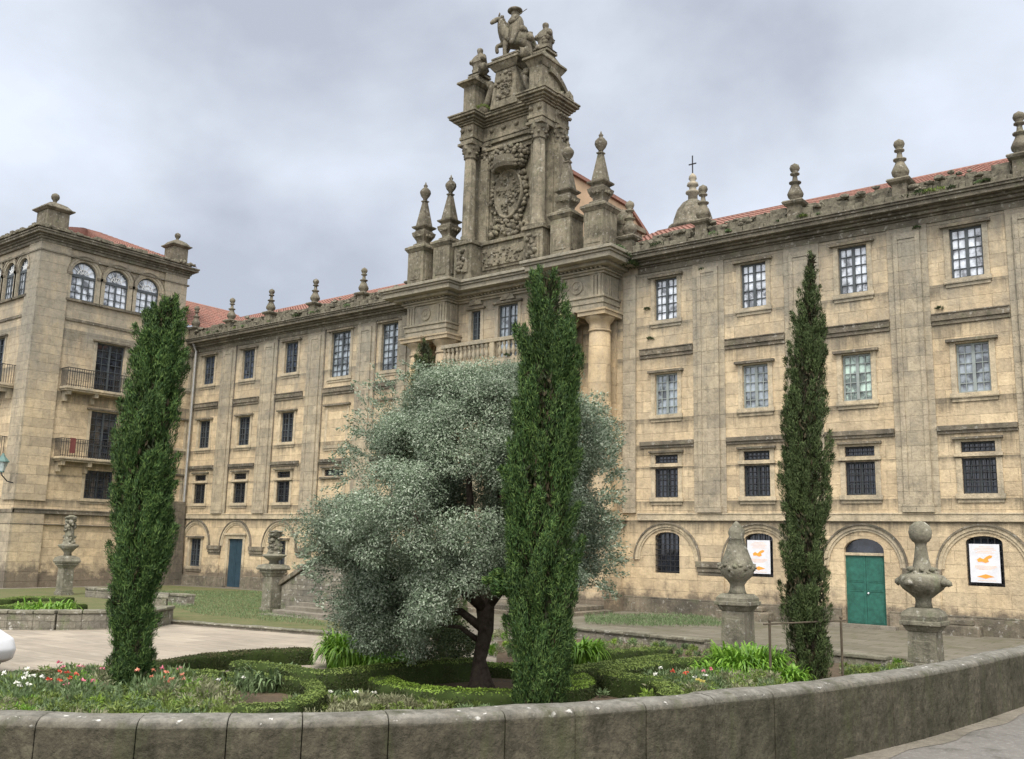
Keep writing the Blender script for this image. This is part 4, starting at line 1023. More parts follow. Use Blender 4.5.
# ------------------------------------------------------------------ buildings behind
GB = empty('church_nave', (CX, 4, 0), 'ochre rendered wall with thin red tile edge running back behind the portal', 'building')
g = MB(math.pi/2, (CX, 0, 0)); g.prism([(.72, 10), (13, 10), (13, 19.0), (9.0, 21.75), (6.9, 22.85), (.72, 23.0)], -2.9, 2.9); g.build('wall', PINK, GB)
g = MB(math.pi/2, (CX, 0, 0)); g.prism([(.72, 23.0), (6.9, 22.86), (9.0, 21.76), (13, 19.01), (13, 19.2), (9.05, 21.95), (6.95, 23.08), (.72, 23.2)], -3.08, 3.08); g.build('roof', TILE, GB)
DM = empty('church_dome', (-36.0, 30, 0), 'distant small stone dome with lantern and iron cross beyond the roof', 'dome')
d = MB(); d.smooth = True; X_, Y_ = -36.0, 30
d.lathe([(1.9, 18), (1.9, 29.2), (2.1, 29.3), (2.1, 29.6), (1.7, 29.7), (1.62, 30.3), (1.35, 31.1), (.9, 31.7), (.45, 32.0)], X_, Y_, 0, 24); d.build('dome_shell', ORN, DM)
d = MB(); d.smooth = True; d.lathe([(.4, 31.9), (.4, 32.5), (.6, 32.6), (.6, 32.75), (.3, 32.85), (.3, 33.2), (.5, 33.3), (.45, 33.5), (.2, 33.7), (.35, 33.9), (.3, 34.15), (.08, 34.4)], X_, Y_, 0, 14); d.build('lantern', TRIM, DM)
d = MB(); d.box(X_-.04, X_+.04, Y_-.04, Y_+.04, 34.3, 36.0); d.box(X_-.35, X_+.35, Y_-.04, Y_+.04, 35.2, 35.29); d.build('cross', IRON, DM)

# ------------------------------------------------------------------ corner pavilion (left)
XB = -61.2; YA = -11.8; TZ = -.4
FB = dict(rot=math.pi/2, off=(XB, 0, 0))     # authoring x -> world y, authoring -y -> world +x
FA = dict(rot=0, off=(0, YA, 0))
def TP(fr, name, fn, mats, bevel=0): 
    mb = MB(fr['rot'], fr['off']); fn(mb); return mb.build(name, mats, TOWER, bevel=bevel)
bw = [-8.82, -6.47, -4.13]; bh = []
for x in bw: bh.append((x-.86, x+.86, 18.35, 20.98))
bh += [(-7.45, -5.45, 12.5, 15.75), (-7.4, -5.5, 7.95, 11.1), (-7.4, -5.5, 5.3, 7.15)]
aw = [-63.45, -65.35, -67.25, -69.15]; ah = []
for x in aw: ah.append((x-.72, x+.72, 18.35, 20.98))
ah += [(-66.9, -64.95, 12.5, 15.75), (-66.9, -64.95, 7.95, 11.1)]
def f_(mb):
    gridwall(mb, YA, -1.15, -1.0, 21.7, bh, 0, .38)
    for x in bw: mb.spandrel(x, .86, 20.12, .86, 20.98, .002, .37, 14)
TP(FB, 'wall', f_, WALL)
def f_(mb):
    gridwall(mb, -80, XB, -1.0, 21.7, ah, 0, .38)
    for x in aw: mb.spandrel(x, .72, 20.2, .78, 20.98, .002, .37, 14)
TP(FA, 'wall', f_, WALL)
m = MB(); m.add([(XB-.01, -1.15, -1), (-80, -1.15, -1), (-80, -1.15, 21.7), (XB-.01, -1.15, 21.7)], [(0, 1, 2, 3)]); m.add([(-80, YA, -1), (-80, -1.15, -1), (-80, -1.15, 21.7), (-80, YA, 21.7)], [(0, 1, 2, 3)]); m.build('wall', WALL, TOWER)
# lower link wall between pavilion and main front, two dark windows
m = MB(FB['rot'], FB['off']); gridwall(m, -1.15, 0, -1, 17.0, [(-1.05, -.35, 13.6, 15.9), (-1.05, -.35, 9.2, 11.2), (-1.05, -.35, 5.3, 7.2)], 0, .3)
m.build('wall', WALL, TOWER)
for z0, z1 in ((13.6, 15.9), (9.2, 11.2), (5.3, 7.2)): place(TOWER, -.7, z0, z1, .7, 'b', FB['rot'], FB['off'])
# dark streaked stone buttress against the corner
m = MB(); m.frus(XB+.35, -.75, -.6, 5.4, .55, .42, .65, .5); m.build('buttress', stone('buttress_stone', (.20, .175, .135), (.13, .115, .09), (.055, .05, .04), .7, high=False, low=False, streak=1.2), TOWER, bevel=.03)
# arched windows
def archwin(fr, x, hw, zs, zb, key):
    T = Matrix.Translation(fr['off']) @ Matrix.Rotation(fr['rot'], 4, 'Z')
    k = MB(**fr)
    k.arch(x, zs, hw+.02, hw+.16, -.06, 0, n=16); k.arch(x, zs, hw+.16, hw+.34, -.10, 0, n=16); k.cur = 1; k.arch(x, zs, hw+.34, hw+.40, -.15, 0, n=16); k.cur = 0
    k.box(x-hw-.34, x-hw-.02, -.08, 0, zb, zs-.16); k.box(x+hw+.02, x+hw+.34, -.08, 0, zb, zs-.16)
    k.cur = 1; k.box(x-hw-.40, x-hw, -.14, 0, zs-.16, zs-.001); k.box(x+hw, x+hw+.40, -.14, 0, zs-.16, zs-.001); k.box(x-hw-.30, x+hw+.30, -.16, .02, zb-.16, zb-.001); k.cur = 0
    wo = k.build('window', [TRIM, LEDGE], TOWER)
    f = MB(**fr); y0, y1 = .12, .18
    f.arch(x, zs, hw-.08, hw, y0, y1, n=14); f.box(x-hw, x+hw, y0-.02, y1, zs-.22, zs-.04)
    f.box(x-hw, x-hw+.08, y0, y1, zb, zs-.22); f.box(x+hw-.08, x+hw, y0, y1, zb, zs-.22); f.box(x-hw, x+hw, y0, y1, zb, zb+.1); f.box(x-.06, x+.06, y0-.01, y1, zb, zs-.22)
    for sx in (-1, 1): f.box(x+sx*hw*.52-.02, x+sx*hw*.52+.02, y0+.01, y1, zb+.1, zs-.22)
    for i in range(1, 3): z = zb+(zs-.22-zb)*i/3; f.box(x-hw+.08, x+hw-.08, y0+.01, y1-.005, z-.02, z+.02)
    f.build('frame', WOODF, wo)
    f = MB(**fr)                                    # pale fanlight tracery
    for a in (30, 60, 90, 120, 150):
        t = math.radians(a); dx, dz = math.cos(t), math.sin(t)
        f.prism([(x+.12*dx-.02*dz, zs+.12*dz+.02*dx-.03), (x+.12*dx+.02*dz, zs+.12*dz-.02*dx-.03), (x+(hw-.1)*dx+.02*dz, zs+(hw-.1)*dz-.02*dx), (x+(hw-.1)*dx-.02*dz, zs+(hw-.1)*dz+.02*dx)], .13, .17)
    f.arch(x, zs, hw*.42, hw*.48, .128, .172, n=12); f.build('fanlight_tracery', plain('white_tracery', (.6, .62, .62)), wo)
    p = MB(**fr); p.box(x-hw, x+hw, .20, .21, zb, zs+hw); p.build('pane', GL_L, wo)
for x in bw: archwin(FB, x, .86, 20.12, 18.35, 0)
for x in aw: archwin(FA, x, .72, 20.2, 18.35, 0)
place(TOWER, -6.45, 12.5, 15.75, 2.0, 'b', FB['rot'], FB['off']); place(TOWER, -6.45, 7.95, 11.1, 1.9, 'b', FB['rot'], FB['off']); place(TOWER, -6.45, 5.3, 7.15, 1.9, 'D', FB['rot'], FB['off'])
place(TOWER, -65.92, 12.5, 15.75, 1.95, 'b', 0, FA['off']); place(TOWER, -65.92, 7.95, 11.1, 1.95, 'b', 0, FA['off'])
# corner pilasters, string courses, cornice of the pavilion
def f_(mb):
    mb.box(YA-.0, YA+1.9, -.12, 0, 5.0, 21.7); mb.box(-2.95, -1.15, -.12, 0, 5.0, 21.7)
    mb.box(YA, YA+1.9, -.16, 0, -1, 4.2); mb.box(-2.95, -1.15, -.16, 0, -1, 4.2)
TP(FB, 'pilaster', f_, stone('pale_pilaster', (0.52, 0.43, 0.28), (0.44, 0.37, 0.26), (0.22, 0.20, 0.16), .45, course=.6))
def f_(mb): mb.box(XB-1.5, XB+.12, -.12, 0, 5.0, 21.7); mb.box(XB-1.5, XB+.16, -.16, 0, -1, 4.2)
TP(FA, 'pilaster', f_, PIL)
def f_(mb):
    for (a, c) in ((YA-.13, -1.1),): mb.box(a, c, -.20, 0, 4.2, 4.42); mb.box(a, c, -.24, 0, 4.421, 4.50)
TP(FB, 'string_course', f_, LEDGE, .015)
TP(FB, 'string_course', lambda mb: mb.box(YA-.13, -1.1, -.19, 0, 3.5, 3.56), LEDGE, .015)
TP(FB, 'string_course', lambda mb: mb.box(-9.8, -3.05, -.08, 0, 16.85, 17.05), LEDGE, .015)
def f_(mb): mb.box(-80, XB+.2, -.21, 0, 4.203, 4.423); mb.box(-80, XB-1.6, -.08, 0, 16.85, 17.05); mb.box(-80, XB+.19, -.19, 0, 3.503, 3.563)
TP(FA, 'string_course', f_, LEDGE, .015)
m = MB()
for o, a, c in ((.17, 21.1, 21.22), (.16, 21.7, 21.9), (.24, 21.901, 22.05), (.36, 22.051, 22.18), (.58, 22.181, 22.34), (.64, 22.341, 22.46)):
    m.box(-80, XB+o, YA-o, -1.15+o, a, c)
m.build('cornice', CORN, TOWER, bevel=.02)
ev = MB(); random.seed(9)
for i in range(26):
    y = YA-.7+i*.43; ev.box(XB+.2, XB+.72+random.uniform(-.08, .05), y, y+.4, 22.5, 22.5+random.uniform(.08, .28))
for i in range(44):
    x = XB+.6-i*.43; ev.box(x-.4, x, YA-.74+random.uniform(-.05, .08), YA-.1, 22.5, 22.5+random.uniform(.08, .28))
for i in range(60): ev.blob((XB+random.uniform(.2, .7), random.uniform(YA, -1), 22.65), random.uniform(.08, .18), .4, 1, i)
ev.build('eaves_stones', MOSS, TOWER, bevel=.03)
tiled('roof', TOWER, (XB+.3, YA-.3, 22.6), (XB+.3, -.6, 22.6), (XB-5.2, YA+5.2, 25.0), (XB-5.2, -5.6, 25.0))
tiled('roof', TOWER, (-80, YA-.3, 22.6), (XB+.3, YA-.3, 22.6), (-80, YA+5.2, 25.0), (XB-5.2, YA+5.2, 25.0))
def cupola(x, y, k=1.0, q=1.0):
    m = MB(); z = 22.5
    m.box(x-1.0*k, x+1.0*k, y-1.0*k, y+1.0*k, z, z+1.75*q); m.box(x-.62*k, x+.62*k, y-1.05*k, y+1.05*k, z+.3, z+1.5*q); m.box(x-1.05*k, x+1.05*k, y-.62*k, y+.62*k, z+.3, z+1.5*q)
    m.frus(x, y, z+1.75*q, z+1.88*q, 1.1*k, 1.3*k); m.box(x-1.34*k, x+1.34*k, y-1.34*k, y+1.34*k, z+1.881*q, z+1.99*q)
    m.frus(x, y, z+1.99*q, z+2.35*q, 1.2*k, .82*k); m.frus(x, y, z+2.35*q, z+2.55*q, .82*k, .38*k); m.smooth = True
    m.lathe([(.22*k, 0), (.16*k, .2*k), (.2*k, .34*k), (.33*k, .5*k), (.37*k, .68*k), (.31*k, .88*k), (.12*k, 1.02*k)], x, y, z+2.5*q, 16); m.build('corner_turret', ORN, TOWER, bevel=.02)
cupola(XB-.75, YA+.85, .74, .85); cupola(XB-.55, -1.85, .60, .80)
# balconies
def balcony(fr, a, c, zf, zr):
    m = MB(**fr); m.box(a, c, -.95, 0, zf-.16, zf); m.box(a+.08, c-.08, -.85, 0, zf-.28, zf-.161)
    x = a+.35
    for x in (a+.35, (a+c)/2-1.1, (a+c)/2+1.1, c-.35):
        m.prism([(x-.14, zf-.28), (x+.14, zf-.28), (x+.1, zf-.95), (x-.1, zf-.95)], -.35, 0); m.prism([(x-.14, zf-.28), (x+.14, zf-.28), (x+.12, zf-.55), (x-.12, zf-.55)], -.8, -.351)
    bo_ = m.build('balcony', TRIM, TOWER, bevel=.015)
    r_ = MB(**fr)
    n_ = int((c-a)/.155)
    for i in range(n_+1): xx = a+.05+(c-a-.1)*i/n_; r_.box(xx-.014, xx+.014, -.91, -.885, zf, zr)
    for e in (a+.05, c-.05):
        for i in range(6): yy = -.88+i*.15; r_.box(e-.012, e+.012, yy-.012, yy+.012, zf, zr)
        r_.box(e-.02, e+.02, -.9, 0, zr, zr+.04)
    r_.box(a+.03, c-.03, -.92, -.87, zr, zr+.045); r_.box(a+.03, c-.03, -.91, -.88, zf+.08, zf+.11); r_.box(a+.03, c-.03, -.908, -.882, zr-.22, zr-.19)
    r_.build('railing', IRON, bo_)
balcony(FB, -9.75, -3.15, 12.42, 13.6); balcony(FB, -9.7, -3.2, 7.85, 9.0)
balcony(FA, -69.2, -62.85, 12.42, 13.6); balcony(FA, -69.2, -63.1, 7.85, 9.0)
# red cloth hanging on the lower balcony
m = MB(**FB); m.box(-9.1, -8.75, -.97, -.93, 8.1, 9.05); m.box(-9.1, -8.75, -.93, -.86, 9.05, 9.08); tagp(m.build('red_cloth', plain('red_cloth', (.13, .04, .035))), 'red cloth hanging over the lower balcony railing of the corner pavilion', 'cloth')
# wall lantern
WL = empty('wall_lantern', (-61.32, YA, 6.9), 'green copper wall lantern on a bracket at far left', 'lantern')
m = MB(0, (-61.32, YA, 0)); m.tube([(.0, -.02, 6.0), (.0, -.5, 6.1), (.1, -.9, 6.45), (0, -.9, 6.7)], .035, 6); m.build('bracket', IRON, WL)
m = MB(0, (-61.32, YA-.9, 0)); m.lathe([(.16, 6.7), (.34, 7.25)], 0, 0, 0, 6); m.build('lamp_glass', glass('lamp_glass', (.35, .42, .42)), WL)
m = MB(0, (-61.32, YA-.9, 0)); m.lathe([(.40, 7.25), (.40, 7.3), (.14, 7.6), (.05, 7.8)], 0, 0, 0, 6); m.lathe([(.17, 6.62), (.17, 6.7)], 0, 0, 0, 6); m.build('lamp_cap', COPPER, WL)
# roofed wing behind the pavilion
WG = empty('rear_wing', (-68, 4, 0), 'rear wing with bright red tiled roof seen between the pavilion and the main range', 'building')
m = MB(); m.box(-75, -61.25, -1.1, 14, -.5, 18.15); m.build('wall', WALL, WG)
tiled('roof', WG, (-61.0, -1.0, 18.2), (-61.0, 9.5, 18.2), (-66, -1.0, 21.35), (-66, 6.0, 21.35), pitch=.26)
tiled('roof', WG, (-61.0, 9.5, 18.2), (-72, 9.5, 18.2), (-66, 6.0, 21.35), (-68, 6.0, 21.35))

# ------------------------------------------------------------------ posters on the ground floor windows
random.seed(4)
TXT = plain('faded_orange_text', (.75, .5, .36))
def poster(x, label, w2=.52, z0=1.98, z1=3.4):
    b = MB(); b.add([(x-w2, -.02, z0), (x+w2, -.02, z0), (x+w2, -.02, z1), (x-w2, -.02, z1), (x-w2, 0, z0), (x+w2, 0, z0), (x+w2, 0, z1), (x-w2, 0, z1)], [(0, 1, 2, 3), (7, 6, 5, 4), (0, 1, 5, 4), (1, 2, 6, 5), (2, 3, 7, 6), (3, 0, 4, 7)])
    E0 = empty('banner', (x, -.01, z0), label, 'banner', 'white banners on the ground floor grilles'); b.build('sheet', WHITE, E0)
    t = MB(); h = z1-z0
    pts = [(-.30, .55), (-.18, .60), (-.05, .56), (.06, .62), (.2, .66), (.3, .64), (.26, .60), (.12, .56), (.16, .5), (.02, .47), (-.12, .5), (-.26, .49)]
    t.prism([(x+a*.9, z0+c*h*1.08) for a, c in pts], -.026, -.0205)
    t.build('orange_print', ORANGE, E0); t = MB()
    t.prism([(x-.30, z0+h*.15), (x-.12, z0+h*.19), (x, z0+h*.22), (x+.14, z0+h*.19), (x+.3, z0+h*.15), (x+.12, z0+h*.13), (x, z0+h*.10), (x-.14, z0+h*.13)], -.026, -.0205)
    t.build('orange_print', ORANGE, E0)
    t = MB()
    for zz, w_ in ((.93, .18), (.89, .30), (.85, .36), (.81, .24), (.77, .3), (.43, .34), (.40, .36), (.37, .3), (.34, .22), (.05, .28)):
        t = MB(); xx = x-w_
        while xx < x+w_: l = random.uniform(.03, .09); t.box(xx, xx+l, -.024, -.0205, z0+zz*h-.009, z0+zz*h+.009); xx += l+.012
        t.build('text_line', TXT, E0)
poster(winR[1], 'white banner with orange print on the arched window left of the green door')
poster(winR[3], 'white banner with orange print on the arched window right of the green door')

# ------------------------------------------------------------------ stone pedestals with urns
def pedestal(P, k, label, style, hh, ua=.5, uh=1.0):
    x, y = P.x, P.y; z = gz(x)
    E0 = empty('urn_pedestal', (x, y, z), label, 'pedestal', 'stone pedestals with vases around the garden')
    a = .47*k; H = hh
    m = MB(); m.box(x-a*1.15, x+a*1.15, y-a*1.15, y+a*1.15, z-.2, z+.18); m.frus(x, y, z+.18, z+H-.28, a, a*.94)
    m.box(x-a*.6, x+a*.6, y-a*.99, y+a*.99, z+.35, z+H-.5)
    m.frus(x, y, z+H-.28, z+H-.12, a*.98, a*1.22); m.box(x-a*1.38, x+a*1.38, y-a*1.38, y+a*1.38, z+H-.119, z+H)
    m.build('pedestal', URN, E0, bevel=.02)
    m = MB(); zz = z+H; a0 = a; a = ua; k = ua/.47
    if style == 'pear':
        m.lathe([(1.02*a, 0), (1.02*a, .10), (.8*a, .22)], x, y, zz, sq=True); m.smooth = True
        m.lathe([(.62*a, .2), (.50*a, .34), (.46*a, .5), (.62*a, .62), (.98*a, .78), (1.12*a, .98), (1.02*a, 1.18), (.8*a, 1.45), (.6*a, 1.72), (.50*a, 1.9), (.55*a, 1.92), (.46*a, 1.97), (.54*a, 2.1), (.46*a, 2.25), (.2*a, 2.4), (.02, 2.48)], x, y, zz, 22)
        for i in range(20):
            t = 2*math.pi*i/20; m.blob((x+a*1.06*math.cos(t), y+a*1.06*math.sin(t), zz+1.0+.05*(i%3)), .075*k, .5, 1, i)
        for i in range(8):
            t = 2*math.pi*i/8
            for q in range(0): m.blob((x+a*(.98-.085*q)*math.cos(t), y+a*(.98-.085*q)*math.sin(t), zz+1.15+.12*q), .04*k, .3, 1, i)
    elif style == 'bowl':
        m.lathe([(1.1*a, 0), (1.15*a, .12), (1.05*a, .22), (.72*a, .32)], x, y, zz, sq=True); m.smooth = True
        m.lathe([(.55*a, .3), (.48*a, .46), (.5*a, .56), (.85*a, .68), (1.22*a, .80), (1.42*a, .92), (1.45*a, 1.08), (1.3*a, 1.16), (.95*a, 1.2), (.62*a, 1.28), (.45*a, 1.6), (.34*a, 1.95), (.4*a, 2.02), (.5*a, 2.04), (.66*a, 2.14), (.72*a, 2.29), (.62*a, 2.44), (.34*a, 2.55), (.02, 2.58)], x, y, zz, 22)
        for i in range(4):
            t = math.pi/4+math.pi/2*i+.5; m.blob((x+a*1.5*math.cos(t), y+a*1.5*math.sin(t), zz+.98), (.16*k, .16*k, .13*k), .3, 1, i); m.blob((x+a*1.75*math.cos(t), y+a*1.75*math.sin(t), zz+.97), (.12*k, .12*k, .11*k), .3, 1, i)
        for i in range(14):
            t = 2*math.pi*i/14; m.blob((x+a*.8*math.cos(t), y+a*.8*math.sin(t), zz+1.22+.1*(i % 2)), .09*k, .4, 1, i)
    else:
        m.lathe([(1.15*a, 0), (1.25*a, .1), (1.1*a, .3), (.6*a, .4)], x, y, zz, sq=True); m.smooth = True
        m.lathe([(.5*a, .38), (.45*a, .55), (.8*a, .72), (1.3*a, .92), (1.2*a, .98), (.75*a, 1.04), (.62*a, 1.3), (.5*a, 1.8), (.4*a, 2.0)], x, y, zz, 18)
        for i in range(30):
            t = random.uniform(0, 6.28); q = random.random(); m.blob((x+a*.55*math.cos(t), y+a*.55*math.sin(t), zz+1.05+q*1.1), random.uniform(.08, .16)*k, .5, 1, i)
        m.blob((x, y, zz+2.25), (.3*k, .3*k, .24*k), .5, 2, 3); m.blob((x, y, zz+2.45), (.34*k, .3*k, .12*k), .5, 2, 5)
    for i, v in enumerate(m.v): m.v[i] = (v[0], v[1], zz+(v[2]-zz)*uh)
    m.build('urn', URN, E0)
pedestal(Vector((-7.35, -12.6, 0)), .78, 'stone pedestal with wide bowl urn and ball finial at the right, before the wall', 'bowl', 1.24, .41, 1.0)
pedestal(Vector((-12.55, -12.75, 0)), .80, 'stone pedestal with pear shaped urn between the two right cypress trees', 'pear', 1.46, .46, .94)
pedestal(Vector((-33.9, -13.0, 0)), .64, 'stone pedestal with urn at the foot of the small stair left of the silver tree', 'statue', 1.75, .42, .66)
pedestal(Vector((-51.6, -13.0, 0)), .68, 'stone pedestal with carved urn near the corner pavilion, leftmost of the four', 'statue', 1.7, .42, 1.0)

# garden retaining walls
def lowwall(name, pts, h, th, label, m=RUBBLE, cap=.1, capm=None):
    E0 = empty(name, (pts[0][0], pts[0][1], gz(pts[0][0])), label, 'wall'); b = MB(); c = MB()
    for (x0, y0), (x1, y1) in zip(pts[:-1], pts[1:]):
        d = Vector((x1-x0, y1-y0)); L = d.length; d.normalize(); s_ = Vector((-d.y, d.x)); t = 0
        while t < L-.05:
            l = min(random.uniform(.7, 1.3), L-t)
            if L-t-l < .3: l = L-t
            for mb, w_, za, zb in ((b, th/2, -.3, h-cap), (c, th/2+.05, h-cap, h+random.uniform(-.02, .02))):
                g = .0 if mb is b else .012
                A = Vector((x0, y0))+d*(t+g); B = Vector((x0, y0))+d*(t+l-g); za_, zb_ = za+gz(A.x), zb+gz(A.x)
                q = [A-s_*w_, B-s_*w_, B+s_*w_, A+s_*w_]
                mb.add([(p.x, p.y, za_) for p in q]+[(p.x, p.y, zb_) for p in q], [(0, 3, 2, 1), (4, 5, 6, 7), (0, 1, 5, 4), (1, 2, 6, 5), (2, 3, 7, 6), (3, 0, 4, 7)])
            t += l
    b.build('wall_blocks', m, E0, bevel=.02); c.build('coping', capm or URN, E0, bevel=.025)
random.seed(12)
lowwall('low_wall', [(-36.5, -28.6), (-33.6, -26.2), (-30.9, -23.8), (-29.6, -21.5), (-30.8, -19.9)], .62, .4, 'low rubble wall with pale coping beside the sandy path at the left')
lowwall('stone_block_seat', [(-31.2, -20.1), (-33.6, -18.5)], .95, .6, 'stack of long pale stone slabs at the end of the low rubble wall', URN)
lowwall('garden_kerb', [(-19.2, -12.6), (-17.3, -12.9), (-15.2, -13.1), (-13.3, -13.2)], .34, .35, 'low mossy kerb wall between the hedges and the paving right of the centre cypress')
lowwall('garden_kerb', [(-11.8, -13.2), (-9.6, -13.1), (-8.1, -13.2)], .30, .35, 'low mossy kerb wall between the two right pedestals')
lowwall('path_kerb', [(-31.0, -19.75), (-27, -19.25), (-23.4, -18.8), (-19.0, -17.5)], .14, .3, 'thin stone kerb edging the lawn along the sandy path', PAVE, .05)
lowwall('low_wall', [(-49, -13.0), (-44, -13.0), (-39.5, -13.2)], .5, .4, 'low stone wall behind the far left garden bed')
# small stair wall beside the third pedestal
ST = empty('stair_wall', (-32, -13, gz(-32)), 'rubble stair side wall with sloping stone handrail behind the third pedestal', 'wall')
m = MB(); m.prism([(-33.4, -.3), (-27.8, -.3), (-27.8, 2.6), (-31.2, 2.1), (-33.4, 1.0)], -12.9, -12.5); m.build('wall_blocks', RUBBLE, ST, bevel=.02)
m = MB(); m.prism([(-33.5, 1.0), (-31.2, 2.11), (-27.7, 2.62), (-27.7, 2.8), (-31.25, 2.3), (-33.5, 1.2)], -13.0, -12.4); m.build('handrail', LEDGE, ST, bevel=.02)
m = MB()
for i in range(4): m.box(-32.6+i*.3, -26.0, -14.6+i*.42, -12.9, -.6, -.02+i*.15)
m.build('step', PAVE, ST, bevel=.02)
SS = empty('entrance_slab_steps', (-25.6, -6.6, 0), 'pair of broad low stone steps right of the silver tree before the portal', 'steps')
m = MB(); m.box(-29, -23.6, -6.6, -2.0, -.3, .16); m.box(-29, -24.1, -6.1, -2.0, .16, .34); m.build('step', LEDGE, SS, bevel=.02)

# stones lying at the foot of the right facade
for x, l, lab in ((-17.6, 1.5, 'dark stone bench block at the wall foot between the first two arches'), (-9.4, 1.3, 'dark stone bench block at the wall foot right of the green door')):
    m = MB(); m.box(x-l, x+l*.6, -1.0, -.35, gz(x)-.05, gz(x)+.38); m.box(x-l*.9, x+l*.4, -.9, -.4, gz(x)+.38, gz(x)+.6)
    tagp(m.build('stone_bench', LEDGE, bevel=.05), lab, 'stone')

# ------------------------------------------------------------------ iron railing posts
IR = empty('iron_railing', (-9.3, -16, gz(-9)), 'thin rusty iron railing with two posts beside the right cypress', 'railing')
pA = G(771, 690); pB = G(843, 682)
for p in (pA, pB):
    m = MB(); m.tube([(p.x, p.y, p.z-.1), (p.x, p.y, p.z+1.42)], .028, 8); m.blob((p.x, p.y, p.z+1.45), .045, 0, 1); m.build('post', RUST, IR)
m = MB(); q = (pB-pA).normalized(); m.tube([(pA.x-q.x*.2, pA.y-q.y*.2, pA.z+1.38), (pB.x+q.x*.2, pB.y+q.y*.2, pB.z+1.38)], .02, 6); m.build('rail', RUST, IR)

# ------------------------------------------------------------------ parked car (mostly outside the frame, bonnet visible)
def car():
    P = G(20, 678); fx, fy = P.x+.02, P.y-.95
    # the car points towards +x (its nose is what shows); it stands on the sandy path
    ang = math.radians(18); C = empty('parked_car', (fx-2.1, fy-.4, gz(fx)), 'white parked car, only its nose and front wheel showing at the left edge', 'car')
    O = Vector((fx-2.1, fy-.4, gz(fx))); rot = ang
    prof = [(2.05, .35), (2.12, .55), (2.02, .78), (1.6, .95), (1.05, 1.03), (.35, 1.45), (-.9, 1.5), (-1.7, 1.1), (-2.0, .95), (-2.1, .5), (-1.95, .3), (1.9, .28)]
    b = MB(rot, O); n = len(prof); W = [.0, .35, .62, .78, .82]
    vs = []; fs = []
    secs = [(-.85, .9), (-.8, .97), (-.6, 1), (0, 1.01), (.6, 1), (.8, .97), (.85, .9)]
    for y, k in secs:
        for x, z in prof: vs.append((x*k if abs(x) > 1.5 else x, y*(1 if z < 1.1 else .82), .3+(z-.3)*k))
    for j in range(len(secs)-1):
        for i in range(n): fs.append((j*n+i, j*n+(i+1) % n, (j+1)*n+(i+1) % n, (j+1)*n+i))
    fs += [tuple(range(n)), tuple((len(secs)-1)*n+i for i in range(n-1, -1, -1))]
    b.smooth = True; b.add(vs, fs); bo_ = b.build('body', CARW, C, bevel=.04)
    g = MB(rot, O); 
    for sx in (-1, 1): g.add([(.25, sx*.72, 1.38), (.85, sx*.80, 1.06), (-1.45, sx*.80, 1.06), (-.85, sx*.71, 1.42)], [(0, 1, 2, 3)])
    g.add([(.98, -.66, 1.09), (.98, .66, 1.09), (.40, .6, 1.44), (.40, -.6, 1.44)], [(0, 1, 2, 3)]); g.build('window', GL_D, C)
    for x in (1.3, -1.3):
        for sy in (-1, 1):
            w_ = MB(rot, O); w_.smooth = True; vs = []; fs = []; nn = 20
            for r, y in ((.20, .70), (.30, .70), (.32, .74), (.32, .84), (.29, .88), (.20, .885)):
                for i in range(nn): t = 2*math.pi*i/nn; vs.append((x+r*math.cos(t), sy*y, .32+r*math.sin(t)))
            for j in range(5):
                for i in range(nn): fs.append((j*nn+i, j*nn+(i+1) % nn, (j+1)*nn+(i+1) % nn, (j+1)*nn+i))
            w_.add(vs, fs); wo_ = w_.build('wheel', RUBR, C)
            r_ = MB(rot, O); r_.smooth = True; vs = []; 
            for r, y in ((.20, .885), (.17, .86), (.03, .875)):
                for i in range(nn): t = 2*math.pi*i/nn; vs.append((x+r*math.cos(t), sy*y, .32+r*math.sin(t)))
            r_.add(vs, [(j*nn+i, j*nn+(i+1) % nn, (j+1)*nn+(i+1) % nn, (j+1)*nn+i) for j in range(2) for i in range(nn)]+[tuple(2*nn+i for i in range(nn))]); r_.build('rim', plain('rim_grey', (.3, .3, .32), .4, .5), wo_)
    for sy in (-1, 1):
        h = MB(rot, O); h.smooth = True; h.blob((1.93, sy*.60, .70), (.10, .16, .07), 0); h.build('headlight', GL_L, C)
car()

